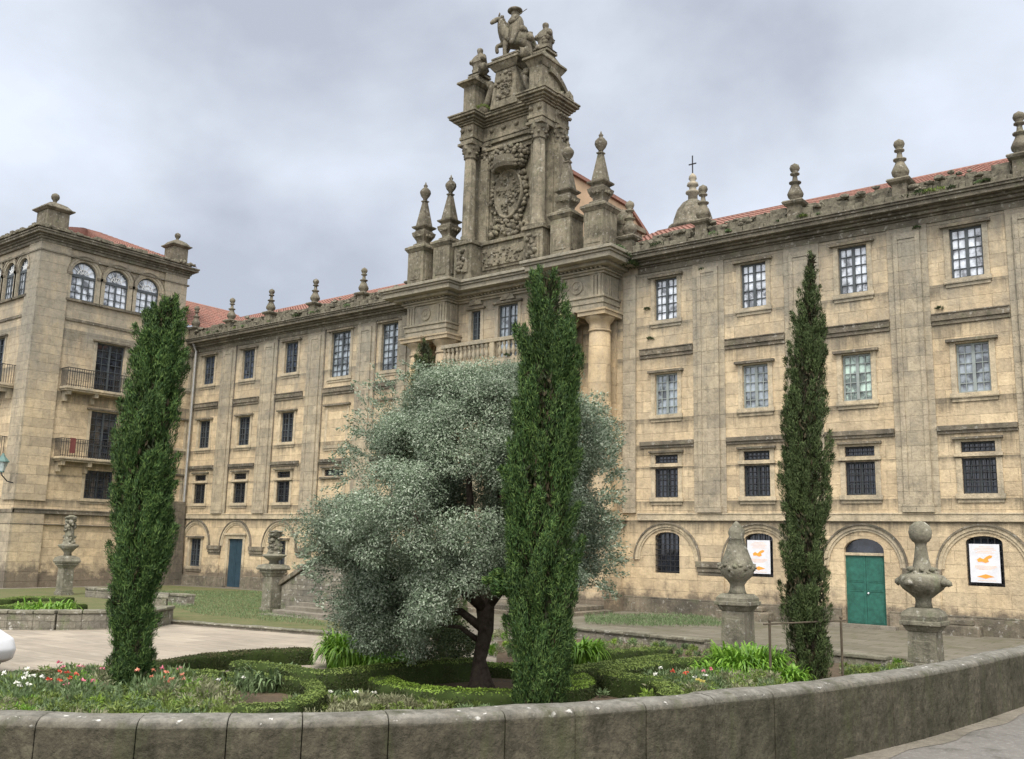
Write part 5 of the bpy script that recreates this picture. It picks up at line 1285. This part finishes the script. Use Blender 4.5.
# ------------------------------------------------------------------ trees
def trunk_mesh(mb, pts, rad, n=12, rough=.12):
    s0 = len(mb.v); mb.smooth = True; mb.tube(pts, rad, n)
    c = Vector(pts[0])
    for i in range(s0, len(mb.v)):
        v = Vector(mb.v[i]); k = mnoise.noise(v*3.0)*rough; a = Vector((v.x-c.x, v.y-c.y, 0)); 
        if a.length > 1e-3: v = v+a.normalized()*k*.6
        mb.v[i] = tuple(v)
def cypress(P, prof, label, m, name='cypress_tree', ncl=300, dens=1.0, seed=1, shaggy=1.0, lobes=()):
    """prof: list of (height, radius, sideways shift in m along the viewer's right)"""
    global rng
    rng = np.random.default_rng(seed); z0 = gz(P.x); H = prof[-1][0]; 
    E0 = empty(name, (P.x, P.y, z0), label, 'tree', 'tall cypresses in the garden')
    t = MB(); trunk_mesh(t, [(P.x, P.y, z0-.1), (P.x, P.y, z0+.6), (P.x+.05, P.y, z0+H*.5), (P.x, P.y, z0+H*.85)], [.22, .16, .12, .03]); t.build('trunk', BARK, E0)
    hs_ = np.array([p[0] for p in prof]); rs_ = np.array([p[1] for p in prof]); ss_ = np.array([p[2] for p in prof])
    # clumps: long upright sprays rooted inside, tips at the outline
    w8 = None; n = ncl
    zz = rng.uniform(0, 1, n*3); rr = np.interp(zz*H, hs_, rs_); keep = rng.uniform(0, rs_.max(), n*3) < rr+.12; zz = zz[keep][:n]; n = len(zz)
    h = zz*H; R = np.interp(h, hs_, rs_); S = np.interp(h, hs_, ss_); th = rng.uniform(0, 2*np.pi, n)
    lob = 1+.07*np.sin(th*3+h*1.1+seed)+.05*np.sin(th*5-h*2.3)
    out = np.stack([np.cos(th), np.sin(th), np.zeros(n)], 1); rad = R*.74*lob*rng.choice([.55, .78, .96, 1.05], n)*rng.uniform(.93, 1.07, n)
    C = out*rad[:, None]; C[:, 0] += S*RT0.x; C[:, 1] += S*RT0.y; C[:, 2] = h
    size = rng.uniform(.15, .36, n)*np.clip(R/.7+.25, .4, 1.05)*shaggy*.92
    Q = []
    for c, o, s_ in zip(C, out, size):
        k = int(520*dens*(s_/.25)**1.7); ax = o*rng.uniform(.05, .5)+rng.normal(0, .10, 3)+np.array([0, 0, 1.0]); ax /= np.linalg.norm(ax)
        u = rng.normal(0, 1, (k, 3)); u /= np.linalg.norm(u, axis=1)[:, None]; v = u*rng.uniform(.45, 1, (k, 1))**.5
        p = v*s_*.42; p += ax*(v@ax)[:, None]*s_*1.5; p *= (1.15-.45*np.clip((v@ax), -.2, 1))[:, None]
        Q.append(leaves(c+p, u*.3+ax*1.0+o*.15, .095, .015, .22, Nm=u-ax*(u@ax)[:, None]*.5+ax*.3+o*.2, nj=.45))
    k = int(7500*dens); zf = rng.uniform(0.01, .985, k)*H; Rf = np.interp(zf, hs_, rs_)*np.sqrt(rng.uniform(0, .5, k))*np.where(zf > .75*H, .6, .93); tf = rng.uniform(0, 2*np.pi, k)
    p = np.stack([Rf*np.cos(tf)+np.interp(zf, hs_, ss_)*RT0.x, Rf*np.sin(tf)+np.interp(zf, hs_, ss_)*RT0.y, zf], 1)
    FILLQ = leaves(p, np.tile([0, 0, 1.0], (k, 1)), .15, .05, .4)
    for (h_, ang_, L_) in lobes:     # a side branch breaking out of the column
        ax = np.array(RT0)*math.cos(ang_)+np.array([0, 0, 1.0])*math.sin(ang_)
        for i in range(14):
            c = np.array([0, 0, h_])+ax*L_*(.45+.55*i/13)+rng.normal(0, .06, 3); k = 200
            u = rng.normal(0, 1, (k, 3)); u /= np.linalg.norm(u, axis=1)[:, None]; Q.append(leaves(c+u*.15*(1.3-i/13), u*.6+ax, .08, .035, .25, Nm=u))
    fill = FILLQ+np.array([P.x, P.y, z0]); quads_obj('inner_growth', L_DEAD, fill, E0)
    Q = np.concatenate(Q); Q += np.array([P.x, P.y, z0]); quads_obj('crown', m, Q, E0)
    return E0
def profile(P, rows_, base_y):
    sc = ppm((P.x, P.y, 4)); x0 = None; o = []
    # vertical axis through P in the picture
    for y, xl, xr in rows_:
        # find height whose image row is y on the vertical through P
        lo, hi = -1.0, 20.0
        for _ in range(40):
            m_ = (lo+hi)/2; v = Vector((P.x, P.y, gz(P.x)+m_))-CAM; yy = 379.5-FPX*v.dot(UPV)/v.dot(FW)
            if yy > y: lo = m_
            else: hi = m_
        v = Vector((P.x, P.y, gz(P.x)+lo))-CAM; xx = 512+FPX*v.dot(RT)/v.dot(FW); s_ = FPX/v.dot(FW)
        o.append((max(lo, 0), (xr-xl)/2/s_, ((xr+xl)/2-xx)/s_))
    o.sort(); return o
Pc = G(538, 716); Pl = G(131, 696); Pr = G(811, 682)
cypress(Pc, profile(Pc, [(716, 512, 565), (650, 508, 578), (600, 502, 580), (550, 500, 580), (500, 498, 581), (450, 500, 582), (400, 508, 585), (350, 514, 584), (330, 518, 580), (318, 527, 572), (300, 525, 569), (285, 530, 565), (276, 538, 558), (271, 544, 552)], 706),
        'tall dark green cypress in the centre standing in front of the silver tree', L_CYP, ncl=400, dens=1.05, seed=3, lobes=((2.0, 2.75, 1.0), (3.9, 2.6, .8)))
cypress(Pl, profile(Pl, [(696, 110, 152), (650, 108, 155), (600, 108, 158), (560, 112, 172), (520, 110, 175), (480, 112, 178), (440, 112, 178), (400, 124, 183), (370, 130, 184), (340, 138, 184), (320, 147, 183), (305, 158, 178), (297, 165, 171)], 690),
        'broad dark green cypress at the left in front of the corner pavilion', L_CYP, ncl=400, dens=1.05, seed=5, lobes=((3.4, 2.2, .95),))
cypress(Pr, profile(Pr, [(683, 792, 832), (640, 783, 835), (600, 777, 834), (550, 777, 833), (500, 777, 832), (450, 779, 832), (400, 782, 830), (350, 788, 827), (320, 792, 825), (300, 797, 822), (280, 803, 818), (265, 807, 815), (252, 810, 813)], 683),
        'slender dull green cypress at the right in front of the green door wing', L_CYPD, ncl=400, dens=1.05, seed=8, shaggy=.78)
Pb = G(424, 640)
def behind_profile():
    return None
cypress(Pb, profile(Pb, [(640, 380, 470), (560, 375, 480), (480, 385, 470), (430, 395, 458), (400, 402, 448), (375, 408, 443), (360, 413, 436), (341, 421, 428)], 640), 'pointed conifer tip rising behind the silver tree', L_CYPD, 'conifer_tree', 300, .8, 12)

# silver-leaved tree
rng = np.random.default_rng(21)
Po = G(481, 690); zo = gz(Po.x)
OT = empty('silver_leaf_tree', (Po.x, Po.y, zo), 'wide grey green silvery tree with dark leaning trunk inside the round hedge', 'tree')
rt = np.array(RT0); fwd = np.array((-math.sin(YAW), math.cos(YAW), 0))
tk = MB(); V_ = lambda a, f, z: tuple(np.array([Po.x, Po.y, zo])+rt*a+fwd*f+np.array([0, 0, z]))
trunk_mesh(tk, [V_(0, 0, -.1), V_(0, 0, .15), V_(-.02, 0, .6), V_(.03, .0, 1.2), V_(.06, .05, 1.75), V_(-.05, .1, 2.4), V_(-.3, .2, 3.5), V_(-.4, .2, 4.6)], [.36, .22, .16, .145, .16, .13, .09, .04], 18, .2)
for pts, rad in (([V_(.03, 0, 1.2), V_(-.5, .1, 1.55), V_(-1.1, .0, 1.5), V_(-1.9, -.2, 2.2), V_(-2.7, -.3, 3.2)], [.10, .08, .065, .05, .02]),
                 ([V_(.06, .05, 1.6), V_(-.5, -.3, 2.1), V_(-1.2, -.6, 3.0), V_(-1.8, -.7, 4.2)], [.13, .1, .07, .02]),
                 ([V_(.06, .05, 1.7), V_(.7, .1, 2.5), V_(1.4, .4, 3.4), V_(2.3, .7, 4.0)], [.15, .11, .07, .02]),
                 ([V_(.03, .0, 1.5), V_(.1, .8, 2.2), V_(.3, 1.5, 3.4), V_(.2, 2.0, 4.4)], [.12, .09, .06, .02]),
                 ([V_(-.1, 0, 1.0), V_(-.45, -.1, 1.25), V_(-.9, -.25, 1.3), V_(-1.5, -.4, 1.75)], [.05, .045, .035, .02])):
    trunk_mesh(tk, pts, rad, 8, .1)
tk.build('trunk', BARK, OT)
# crown: clump centres inside an irregular envelope given by (height, left reach, right reach)
ESC = .80
env = [(.55, -2.6, -.9), (.9, -3.1, -.7), (1.5, -3.7, -.3), (1.9, -3.75, 2.75), (2.6, -3.75, 2.95), (3.4, -3.45, 3.0), (4.2, -3.15, 2.85), (5.0, -2.75, 2.5), (5.8, -2.2, 2.1), (6.5, -1.75, 1.4), (7.05, -1.2, .4), (7.4, -.75, -.1)]
env = [(h_, sh-hw_, sh+hw_) for h_, hw_, sh in profile(Po, [(660, 372, 450), (645, 355, 470), (612, 322, 606), (570, 308, 616), (530, 311, 617), (477, 336, 617), (435, 346, 608), (400, 362, 592), (386, 386, 566), (372, 412, 548), (360, 440, 515)], 690)]
eh = np.array([e[0] for e in env]); el = np.array([min(e[1]+.30, (e[1]+e[2])/2) for e in env]); er = np.array([max(e[2]-.30, (e[1]+e[2])/2) for e in env])
cv = np.array([Pc.x-Po.x, Pc.y-Po.y, 0]); ac_, fc_ = cv@rt, cv@fwd
Q = []; ncl = 1300; i = 0
while i < ncl:
    h = rng.uniform(eh[0]+.15, eh[-1]-.25); L_, R_ = np.interp(h, eh, el), np.interp(h, eh, er)
    c, r = (L_+R_)/2, (R_-L_)/2; ph = rng.uniform(0, 2*np.pi); q = rng.uniform(.15, 1)**.36
    if rng.uniform() > r/3.4+.1: continue
    depth = min(r, 2.6)*min(1.0, .62+.38*np.sin(np.pi*min(1, h/7)))
    wob = .95+.22*mnoise.noise(Vector((math.cos(ph)*1.6, math.sin(ph)*1.6, h*.75)))*2
    a, f = c+r*q*np.cos(ph)*wob, depth*q*np.sin(ph)*wob
    if h < 2.2 and a > -.8: continue
    if h < 1.5 and a > -1.3: continue
    if a > ac_-1.0 and f < fc_+1.0: continue
    s_ = rng.uniform(.2, .46); k = int(430*(s_/.35)**1.7)
    ctr = np.array([Po.x, Po.y, zo+h])+rt*a+fwd*f
    if mnoise.noise(Vector(ctr)*.85+Vector((5, 1, 2))) > .17 and q > .55 and a < ac_-1.0: continue
    outd = rt*np.cos(ph)+fwd*np.sin(ph)+np.array([0, 0, .35 if h > 2.5 else -.35])
    u = rng.normal(0, 1, (k, 3)); u /= np.linalg.norm(u, axis=1)[:, None]; u *= rng.uniform(.2, 1, (k, 1))**.5
    u[:, 2] *= .75
    Q.append(leaves(ctr+u*s_, u*.7+outd*.4, .060, .025, .5, Nm=u+outd*.3+np.array([0, 0, .5]), nj=.55)); i += 1
# drooping twigs that break the outline
for j in range(240):
    h = rng.uniform(1.2, eh[-1]-.2); L_, R_ = np.interp(h, eh, el), np.interp(h, eh, er); sd_ = rng.choice([-1, 1]); f = rng.normal(0, .8)
    if h < 1.9 and sd_ > 0: continue
    if sd_ > 0: f = fc_+1.3+abs(f)*.6
    a = (L_ if sd_ < 0 else R_)*rng.uniform(.9, 1.0); base = np.array([Po.x, Po.y, zo+h])+rt*a+fwd*f
    dr = rt*sd_*rng.uniform(.3, 1)+np.array([0, 0, rng.uniform(-.4, 1.0 if h > 3 else .2)])+fwd*rng.normal(0, .3); dr /= np.linalg.norm(dr)
    k = 40; tt = rng.uniform(0, .45, k)[:, None]; Q.append(leaves(base+dr*tt+rng.normal(0, .03, (k, 3)), np.tile(dr, (k, 1)), .075, .03, .5))
quads_obj('crown', L_OLI, np.concatenate(Q), OT)

# dark shrub below the silver tree
def shrub(P, r, h, label, m, n, L=.07, W=.035, name='shrub', group=None, cat='shrub'):
    E0 = empty(name, (P.x, P.y, gz(P.x)), label, cat, group)
    u = rng.normal(0, 1, (n, 3)); u /= np.linalg.norm(u, axis=1)[:, None]; u *= rng.uniform(.25, 1, (n, 1))**.45
    wob = 1+.18*np.sin(u[:, 0]*7+P.x)+.15*np.sin(u[:, 1]*9+u[:, 2]*5)
    p = u*wob[:, None]*np.array([r, r, h/2])+np.array([P.x, P.y, gz(P.x)+h*.5])
    quads_obj('foliage', m, leaves(p, u+np.array([0, 0, .3]), L, W, .5), E0)
    s_ = MB(); 
    for i in range(5): t = i*1.26; s_.tube([(P.x, P.y, gz(P.x)), (P.x+.4*r*math.cos(t), P.y+.4*r*math.sin(t), gz(P.x)+h*.55)], [.03, .012], 5)
    s_.build('stem', BARK, E0); return E0
Pd = G(425, 664); shrub(Pd, 1.0, 1.25, 'dark evergreen shrub in the shade below the silver tree', L_DARK, 9000)
Pd = G(455, 660); shrub(Pd, .6, .75, 'small dark shrub right beside the trunk of the silver tree', L_DARK, 4000)

# ------------------------------------------------------------------ strap-leaved clumps
def straps(P, r, h, n, label, m=None, wid=.045, cat='plant', name='strap_leaf_plant', group='clumps of strap leaved plants'):
    z0 = gz(P.x); E0 = empty(name, (P.x, P.y, z0), label, cat, group); b = MB()
    Qs = []
    for i in range(n):
        t = rng.uniform(0, 6.28); q = rng.uniform(0, 1)**.5; bx, by = P.x+r*.75*q*math.cos(t), P.y+r*.75*q*math.sin(t); t2 = t+rng.normal(0, .7)
        L = h*rng.uniform(1.1, 1.9); lean = rng.uniform(.7, 1.25); w_ = wid*1.6*rng.uniform(.7, 1.2)
        pts = []
        for k in range(6):
            s_ = k/5; pts.append(np.array([bx+math.cos(t2)*L*lean*s_**1.2*.40, by+math.sin(t2)*L*lean*s_**1.2*.40, max(z0+.02, z0+L*(s_*1.5-lean*1.15*s_*s_))]))
        sd_ = np.array([-math.sin(t2), math.cos(t2), 0])
        for k in range(5):
            w0 = w_*(1-(k/5)**2.2)*.5+.004; w1 = w_*(1-((k+1)/5)**2.2)*.5+.002
            Qs.append(np.stack([pts[k]-sd_*w0, pts[k]+sd_*w0, pts[k+1]+sd_*w1, pts[k+1]-sd_*w1]))
    # weld per leaf so each leaf is one island
    vs = []; fs = []
    o = quads_obj('leaves', m or L_AGA, np.array(Qs), E0); return E0
for (px, py, r, h, n, lab) in ((352, 668, .85, .95, 420, 'bright green strap leaved clump left of the silver tree trunk'),
                               (385, 672, .6, .6, 200, 'lower bright green strap leaved clump beside the dark shrub'),
                               (580, 664, .75, .75, 260, 'bright green strap leaved clump just right of the centre cypress'),
                               (748, 683, 1.05, .95, 520, 'large bright green strap leaved clump in front of the pear shaped urn'),
                               (715, 686, .6, .6, 220, 'smaller strap leaved clump at the left of the largest one'),
                               (785, 690, .6, .6, 200, 'small strap leaved clump at the foot of the right cypress')):
    straps(G(px, py), r*.9, h*.74, int(n*2.2), lab)
straps(G(265, 690), .7, .42, 220, 'grey green strap leaved clump inside the left curled hedge', L_WEED)
straps(G(45, 618), 1.3, .6, 260, 'bright green clump in the far left garden bed', L_AGA)

# ------------------------------------------------------------------ hedges
L_SIDE = leafmat('shaded_box_foliage', (0.022, 0.032, 0.010), (0.038, 0.052, 0.016), (0.06, 0.075, 0.026), 0.7, 0.1, 1.0)  # darkened box foliage: shade of the hedge sides put into the colour
L_BROWN = leafmat('brownish_box_foliage', (0.07, 0.06, 0.028), (0.095, 0.09, 0.04), (0.13, 0.14, 0.055), 0.7, 0.15, 1.0)
def hedge(pts, wd, h, label, m, group='clipped box hedges of the parterre'):
    """pts world xy list"""
    P = cr_spline(pts, 6); n = len(P); x0, y0 = P[n//2].x, P[n//2].y
    E0 = empty('box_hedge', (x0, y0, gz(x0)), label, 'hedge', group)
    prof_ = [(-.5, 0), (-.5, .55), (-.47, .86), (-.38, .97), (-.18, 1.0), (0, 1.0), (.18, 1.0), (.38, .97), (.47, .86), (.5, .55), (.5, 0)]
    b = MB(); b.smooth = True; vs = []; fs = []; m_ = len(prof_); nrm = []
    for i, p in enumerate(P):
        d = (P[min(i+1, n-1)]-P[max(i-1, 0)]).normalized(); s_ = Vector((-d.y, d.x))
        for a, z in prof_:
            q = p+s_*a*wd*.93; vs.append((q.x, q.y, gz(q.x)+z*h*.95)); nn_ = Vector((s_.x*a*2, s_.y*a*2, max(0, z-.5)*2)); nrm.append(nn_.normalized() if nn_.length > 0 else nn_)
    fs = [(j*m_+i, j*m_+i+1, (j+1)*m_+i+1, (j+1)*m_+i) for j in range(n-1) for i in range(m_-1)] + [tuple(range(m_)), tuple((n-1)*m_+i for i in range(m_-1, -1, -1))]
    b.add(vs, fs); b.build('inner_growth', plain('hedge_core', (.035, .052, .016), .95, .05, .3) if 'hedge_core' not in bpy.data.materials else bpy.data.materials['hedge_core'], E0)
    # leaves over the surface; top coloured lighter, sides darker, to imitate light from above
    V = np.array(vs); Nn = np.array([tuple(q) for q in nrm]); Qs = [[], []]
    for f in fs:
        f4 = f[:4] if len(f) == 4 else (f[0], f[m_//2], f[-1], f[-1]); A, B_, C_, D_ = V[list(f4)]
        area = (np.linalg.norm(np.cross(B_-A, D_-A))+np.linalg.norm(np.cross(B_-C_, D_-C_)))/2; k = int(area*2000)+2
        u, v = rng.uniform(0, 1, (2, k, 1)); p = A*(1-u)*(1-v)+B_*u*(1-v)+C_*u*v+D_*(1-u)*v
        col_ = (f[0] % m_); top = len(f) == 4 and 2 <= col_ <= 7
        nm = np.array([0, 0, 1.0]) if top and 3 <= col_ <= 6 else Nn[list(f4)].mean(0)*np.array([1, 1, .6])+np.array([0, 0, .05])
        bumpy = np.array([mnoise.noise(Vector(q)*2.6) for q in p])[:, None]*.035
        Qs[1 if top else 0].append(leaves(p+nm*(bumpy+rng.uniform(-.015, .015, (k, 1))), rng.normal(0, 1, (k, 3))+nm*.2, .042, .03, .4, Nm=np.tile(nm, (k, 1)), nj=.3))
    quads_obj('foliage', L_SIDE, np.concatenate(Qs[0]), E0); quads_obj('lit_top_foliage', m, np.concatenate(Qs[1]), E0)
def gp(lst, up=.42): return [tuple(G(x, y, up).xy) for x, y in lst]
ring = [(Po.x+2.05*math.cos(t), Po.y+2.05*math.sin(t)) for t in np.linspace(0, 2*math.pi, 25)]
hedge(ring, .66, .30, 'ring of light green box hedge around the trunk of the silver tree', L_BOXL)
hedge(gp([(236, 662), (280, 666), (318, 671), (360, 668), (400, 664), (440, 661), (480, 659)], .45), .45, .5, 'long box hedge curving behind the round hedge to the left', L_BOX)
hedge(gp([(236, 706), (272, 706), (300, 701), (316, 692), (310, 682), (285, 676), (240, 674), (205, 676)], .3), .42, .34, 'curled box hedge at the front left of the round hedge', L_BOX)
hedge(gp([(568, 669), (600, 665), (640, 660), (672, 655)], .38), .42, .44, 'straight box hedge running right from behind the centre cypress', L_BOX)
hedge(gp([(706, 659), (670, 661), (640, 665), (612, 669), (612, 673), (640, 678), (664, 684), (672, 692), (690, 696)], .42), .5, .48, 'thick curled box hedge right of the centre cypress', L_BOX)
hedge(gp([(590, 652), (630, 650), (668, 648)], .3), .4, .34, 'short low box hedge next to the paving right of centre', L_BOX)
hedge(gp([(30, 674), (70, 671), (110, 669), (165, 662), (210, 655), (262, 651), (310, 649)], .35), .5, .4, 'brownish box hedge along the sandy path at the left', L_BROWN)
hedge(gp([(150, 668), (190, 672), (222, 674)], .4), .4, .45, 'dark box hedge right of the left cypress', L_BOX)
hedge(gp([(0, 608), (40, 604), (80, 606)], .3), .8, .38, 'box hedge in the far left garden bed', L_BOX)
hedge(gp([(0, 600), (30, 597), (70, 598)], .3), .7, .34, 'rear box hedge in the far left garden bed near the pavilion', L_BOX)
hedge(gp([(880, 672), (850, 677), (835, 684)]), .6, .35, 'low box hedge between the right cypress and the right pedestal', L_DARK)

# ------------------------------------------------------------------ flower bed along the parapet
def flowers(P, r, h, label, pm, nb, blades=260, m=None):
    z0 = gz(P.x); E0 = empty('flowering_plant', (P.x, P.y, z0), label, 'plant', 'flowering plants in the bed behind the parapet')
    k = blades; t = rng.uniform(0, 6.28, k); q = np.sqrt(rng.uniform(0, 1, k))*r
    hh = h*rng.uniform(.1, .95, k); base = np.stack([P.x+q*np.cos(t), P.y+q*np.sin(t), z0+hh*.9], 1)
    D = np.stack([np.cos(t)*.35, np.sin(t)*.35, np.ones(k)], 1); quads_obj('foliage', m or L_WEED, leaves(base, D, h*.22, .03, .4), E0)
    if nb:
        Qs = []
        for i in range(nb):
            t = rng.uniform(0, 6.28); q = math.sqrt(rng.uniform(0, 1))*r*.85; c = np.array([P.x+q*math.cos(t), P.y+q*math.sin(t), z0+h*rng.uniform(.8, 1.12)]); u = rng.normal(0, 1, (16, 3)); u[:, 2] = np.abs(u[:, 2])*.6
            u /= np.linalg.norm(u, axis=1)[:, None]; Qs.append(leaves(c+u*.01, u, .048, .036, .3))
        quads_obj('blossom', pm, np.concatenate(Qs), E0)
FL = [(8, 700, .8, L_WHT, 9, 'white flowering plant at the far left edge'), (28, 706, .8, L_WHT, 8, 'white flowering plant second from the left edge'), (18, 712, .7, L_WHT, 5, 'low white flowering plant just behind the left end of the parapet'),
      (62, 704, .85, L_RED, 12, 'plant with bright red blossoms left of the left cypress'), (80, 708, .8, L_PNK, 7, 'pink flowering plant between red blossoms and the left cypress'),
      (72, 690, .8, L_PNK, 8, 'taller pink flowering plant in front of the brownish hedge'), (98, 688, .75, L_PNK, 5, 'small pink flowering plant against the left cypress'),
      (112, 690, .7, L_YEL, 4, 'pale yellow flowering plant at the foot of the left cypress'), (150, 706, .9, L_ORG, 14, 'salmon red flowering plant right of the left cypress'),
      (168, 702, .8, L_ORG, 5, 'paler salmon flowering plant beside the salmon red one'), (172, 694, .9, L_PNK, 3, 'sparse pale pink flowering plant near the dark hedge'),
      (232, 700, .8, L_WHT, 3, 'sparse white dotted plant left of the curled hedge'), (330, 702, .4, L_WHT, 4, 'pale plant with dotted white heads in front of the dark hedge gap'),
      (355, 703, .4, L_WHT, 4, 'second pale plant with dotted white heads in front of the round hedge'),
      (664, 690, .75, L_WHT, 4, 'white flowering plant left of the red blossoms at the right'), (682, 694, .85, L_RED, 9, 'plant with red blossoms right of the thick curled hedge'), (690, 700, .7, L_YEL, 6, 'yellow white flowering plant under the red blossoms at the right'),
      (706, 696, .8, L_WHT, 5, 'white flowering plant left of the largest strap leaved clump'), (712, 690, .8, L_PNK, 3, 'sparse pink plant beside the smaller strap leaved clump')]
for (px, py, h, pm, nb, lab) in FL: flowers(G(px, py+2), .42, h*.62, lab, pm, max(2, int(nb*.5)))
# mixed low weeds that fill the bed (nobody could count them)
def weedfield(name, poly_px, n, h, m, label, L=.14, W=.03, cat='plants'):
    pts = [G(x, y) for x, y in poly_px]; A = np.array([(p.x, p.y) for p in pts]); mn, mx_ = A.min(0), A.max(0); out_ = []
    while len(out_) < n:
        q = rng.uniform(mn, mx_); c = False; j = len(A)-1
        for i in range(len(A)):
            if (A[i][1] > q[1]) != (A[j][1] > q[1]) and q[0] < (A[j][0]-A[i][0])*(q[1]-A[i][1])/(A[j][1]-A[i][1])+A[i][0]: c = not c
            j = i
        if c: out_.append(q)
    q = np.array(out_); cl = np.array([mnoise.noise(Vector((a*.9, b_*.9, 3.0))) for a, b_ in q])*.5+.5
    cl2 = np.array([mnoise.noise(Vector((a*3.2, b_*3.2, 8.0))) for a, b_ in q])*.5+.5
    hh = h*(.25+.9*cl*cl2*1.8)*rng.uniform(.15, 1, n); z = np.array([gz(a) for a in q[:, 0]])+hh
    P = np.column_stack([q, z]); D = np.column_stack([rng.normal(0, .35, (n, 2)), np.ones(n)])
    o = quads_obj(name, m, leaves(P, D, L, W, .3)); tagp(o, label, cat, kind='stuff')
def plantfield(name, poly_px, n, hr, mats_, label, cat='plants'):
    """many small individual rosettes of unequal height"""
    pts = [G(x, y) for x, y in poly_px]; A = [(p.x, p.y) for p in pts]; mn = np.min(A, 0); mx_ = np.max(A, 0); bins = [[] for _ in mats_]; c_ = 0
    while c_ < n:
        q = rng.uniform(mn, mx_); c = False; j = len(A)-1
        for i in range(len(A)):
            if (A[i][1] > q[1]) != (A[j][1] > q[1]) and q[0] < (A[j][0]-A[i][0])*(q[1]-A[i][1])/(A[j][1]-A[i][1])+A[i][0]: c = not c
            j = i
        if not c: continue
        v = mnoise.noise(Vector((q[0]*.6, q[1]*.6, 2)))*.5+.5; bi = int(min(.999, max(0, v*1.3-.15+rng.normal(0, .13)))*len(mats_)); c_ += 1
        h = rng.uniform(*hr)*(.45+1.1*v); r = h*rng.uniform(.3, .6); k = int(60+h*160); t = rng.uniform(0, 6.28, k); z = h*rng.uniform(.05, 1, k)**.8; w_ = r*np.sqrt(np.clip(1.05-(z/h-.35)**2*1.6, .05, 1))*np.sqrt(rng.uniform(0, 1, k))
        P = np.column_stack([q[0]+w_*np.cos(t), q[1]+w_*np.sin(t), gz(q[0])+z]); D = np.column_stack([np.cos(t)*.7, np.sin(t)*.7, np.full(k, rng.uniform(.2, 1.2))])
        bins[bi].append(leaves(P, D, rng.uniform(.05, .13), rng.uniform(.014, .034), .4))
    for m_, b_ in zip(mats_, bins):
        if b_: tagp(quads_obj(name, m_[0], np.concatenate(b_)), label % m_[1], cat, kind='stuff')
M3_ = [(L_BOXL, 'bright green'), (L_WEED, 'grey green'), (L_BOX, 'olive green'), (L_WEED2, 'pale dry'), (L_AGA, 'fresh green')]
plantfield('low_weeds', [(-40, 690), (60, 678), (150, 684), (215, 690), (235, 712), (250, 735), (-60, 735)], 700, (.10, .36), M3_, '%s weeds and foliage in the flower bed at the left')
plantfield('low_weeds', [(310, 698), (400, 706), (500, 714), (520, 730), (240, 738), (270, 712)], 260, (.06, .19), M3_[1:4], 'fine %s weeds in front of the round hedge')
plantfield('low_weeds', [(655, 694), (700, 684), (800, 688), (790, 702), (640, 714)], 230, (.15, .4), M3_, '%s weeds right of the thick curled hedge')
plantfield('kerb_weeds', [(478, 636), (520, 636), (585, 644), (640, 641), (740, 654), (740, 662), (600, 656), (480, 662)], 190, (.08, .22), M3_, 'low %s plants along the mossy garden kerb')
plantfield('kerb_weeds', [(840, 668), (905, 664), (915, 674), (850, 684)], 60, (.08, .2), M3_, 'low %s plants before the right pedestal')
weedfield('wall_foot_grass', [(585, 618), (700, 618), (740, 628), (640, 628), (585, 626)], 7000, .22, L_WEED, 'strip of grass at the foot of the right wing', .12, .02)
weedfield('lawn_grass', [(140, 592), (260, 592), (300, 612), (330, 628), (200, 616), (165, 606)], 14000, .10, L_WEED, 'short grass of the lawn before the left wing', .1, .02)
plantfield('path_weeds', [(590, 668), (700, 664), (830, 690), (700, 704), (600, 704)], 120, (.05, .2), M3_[:3], 'low %s plants between the right hedges')
# [(590, 668), (700, 664), (830, 690), (700, 704), (600, 704)], 7000, .16, L_BOX, 'low ground plants between the right hedges', .08, .03)
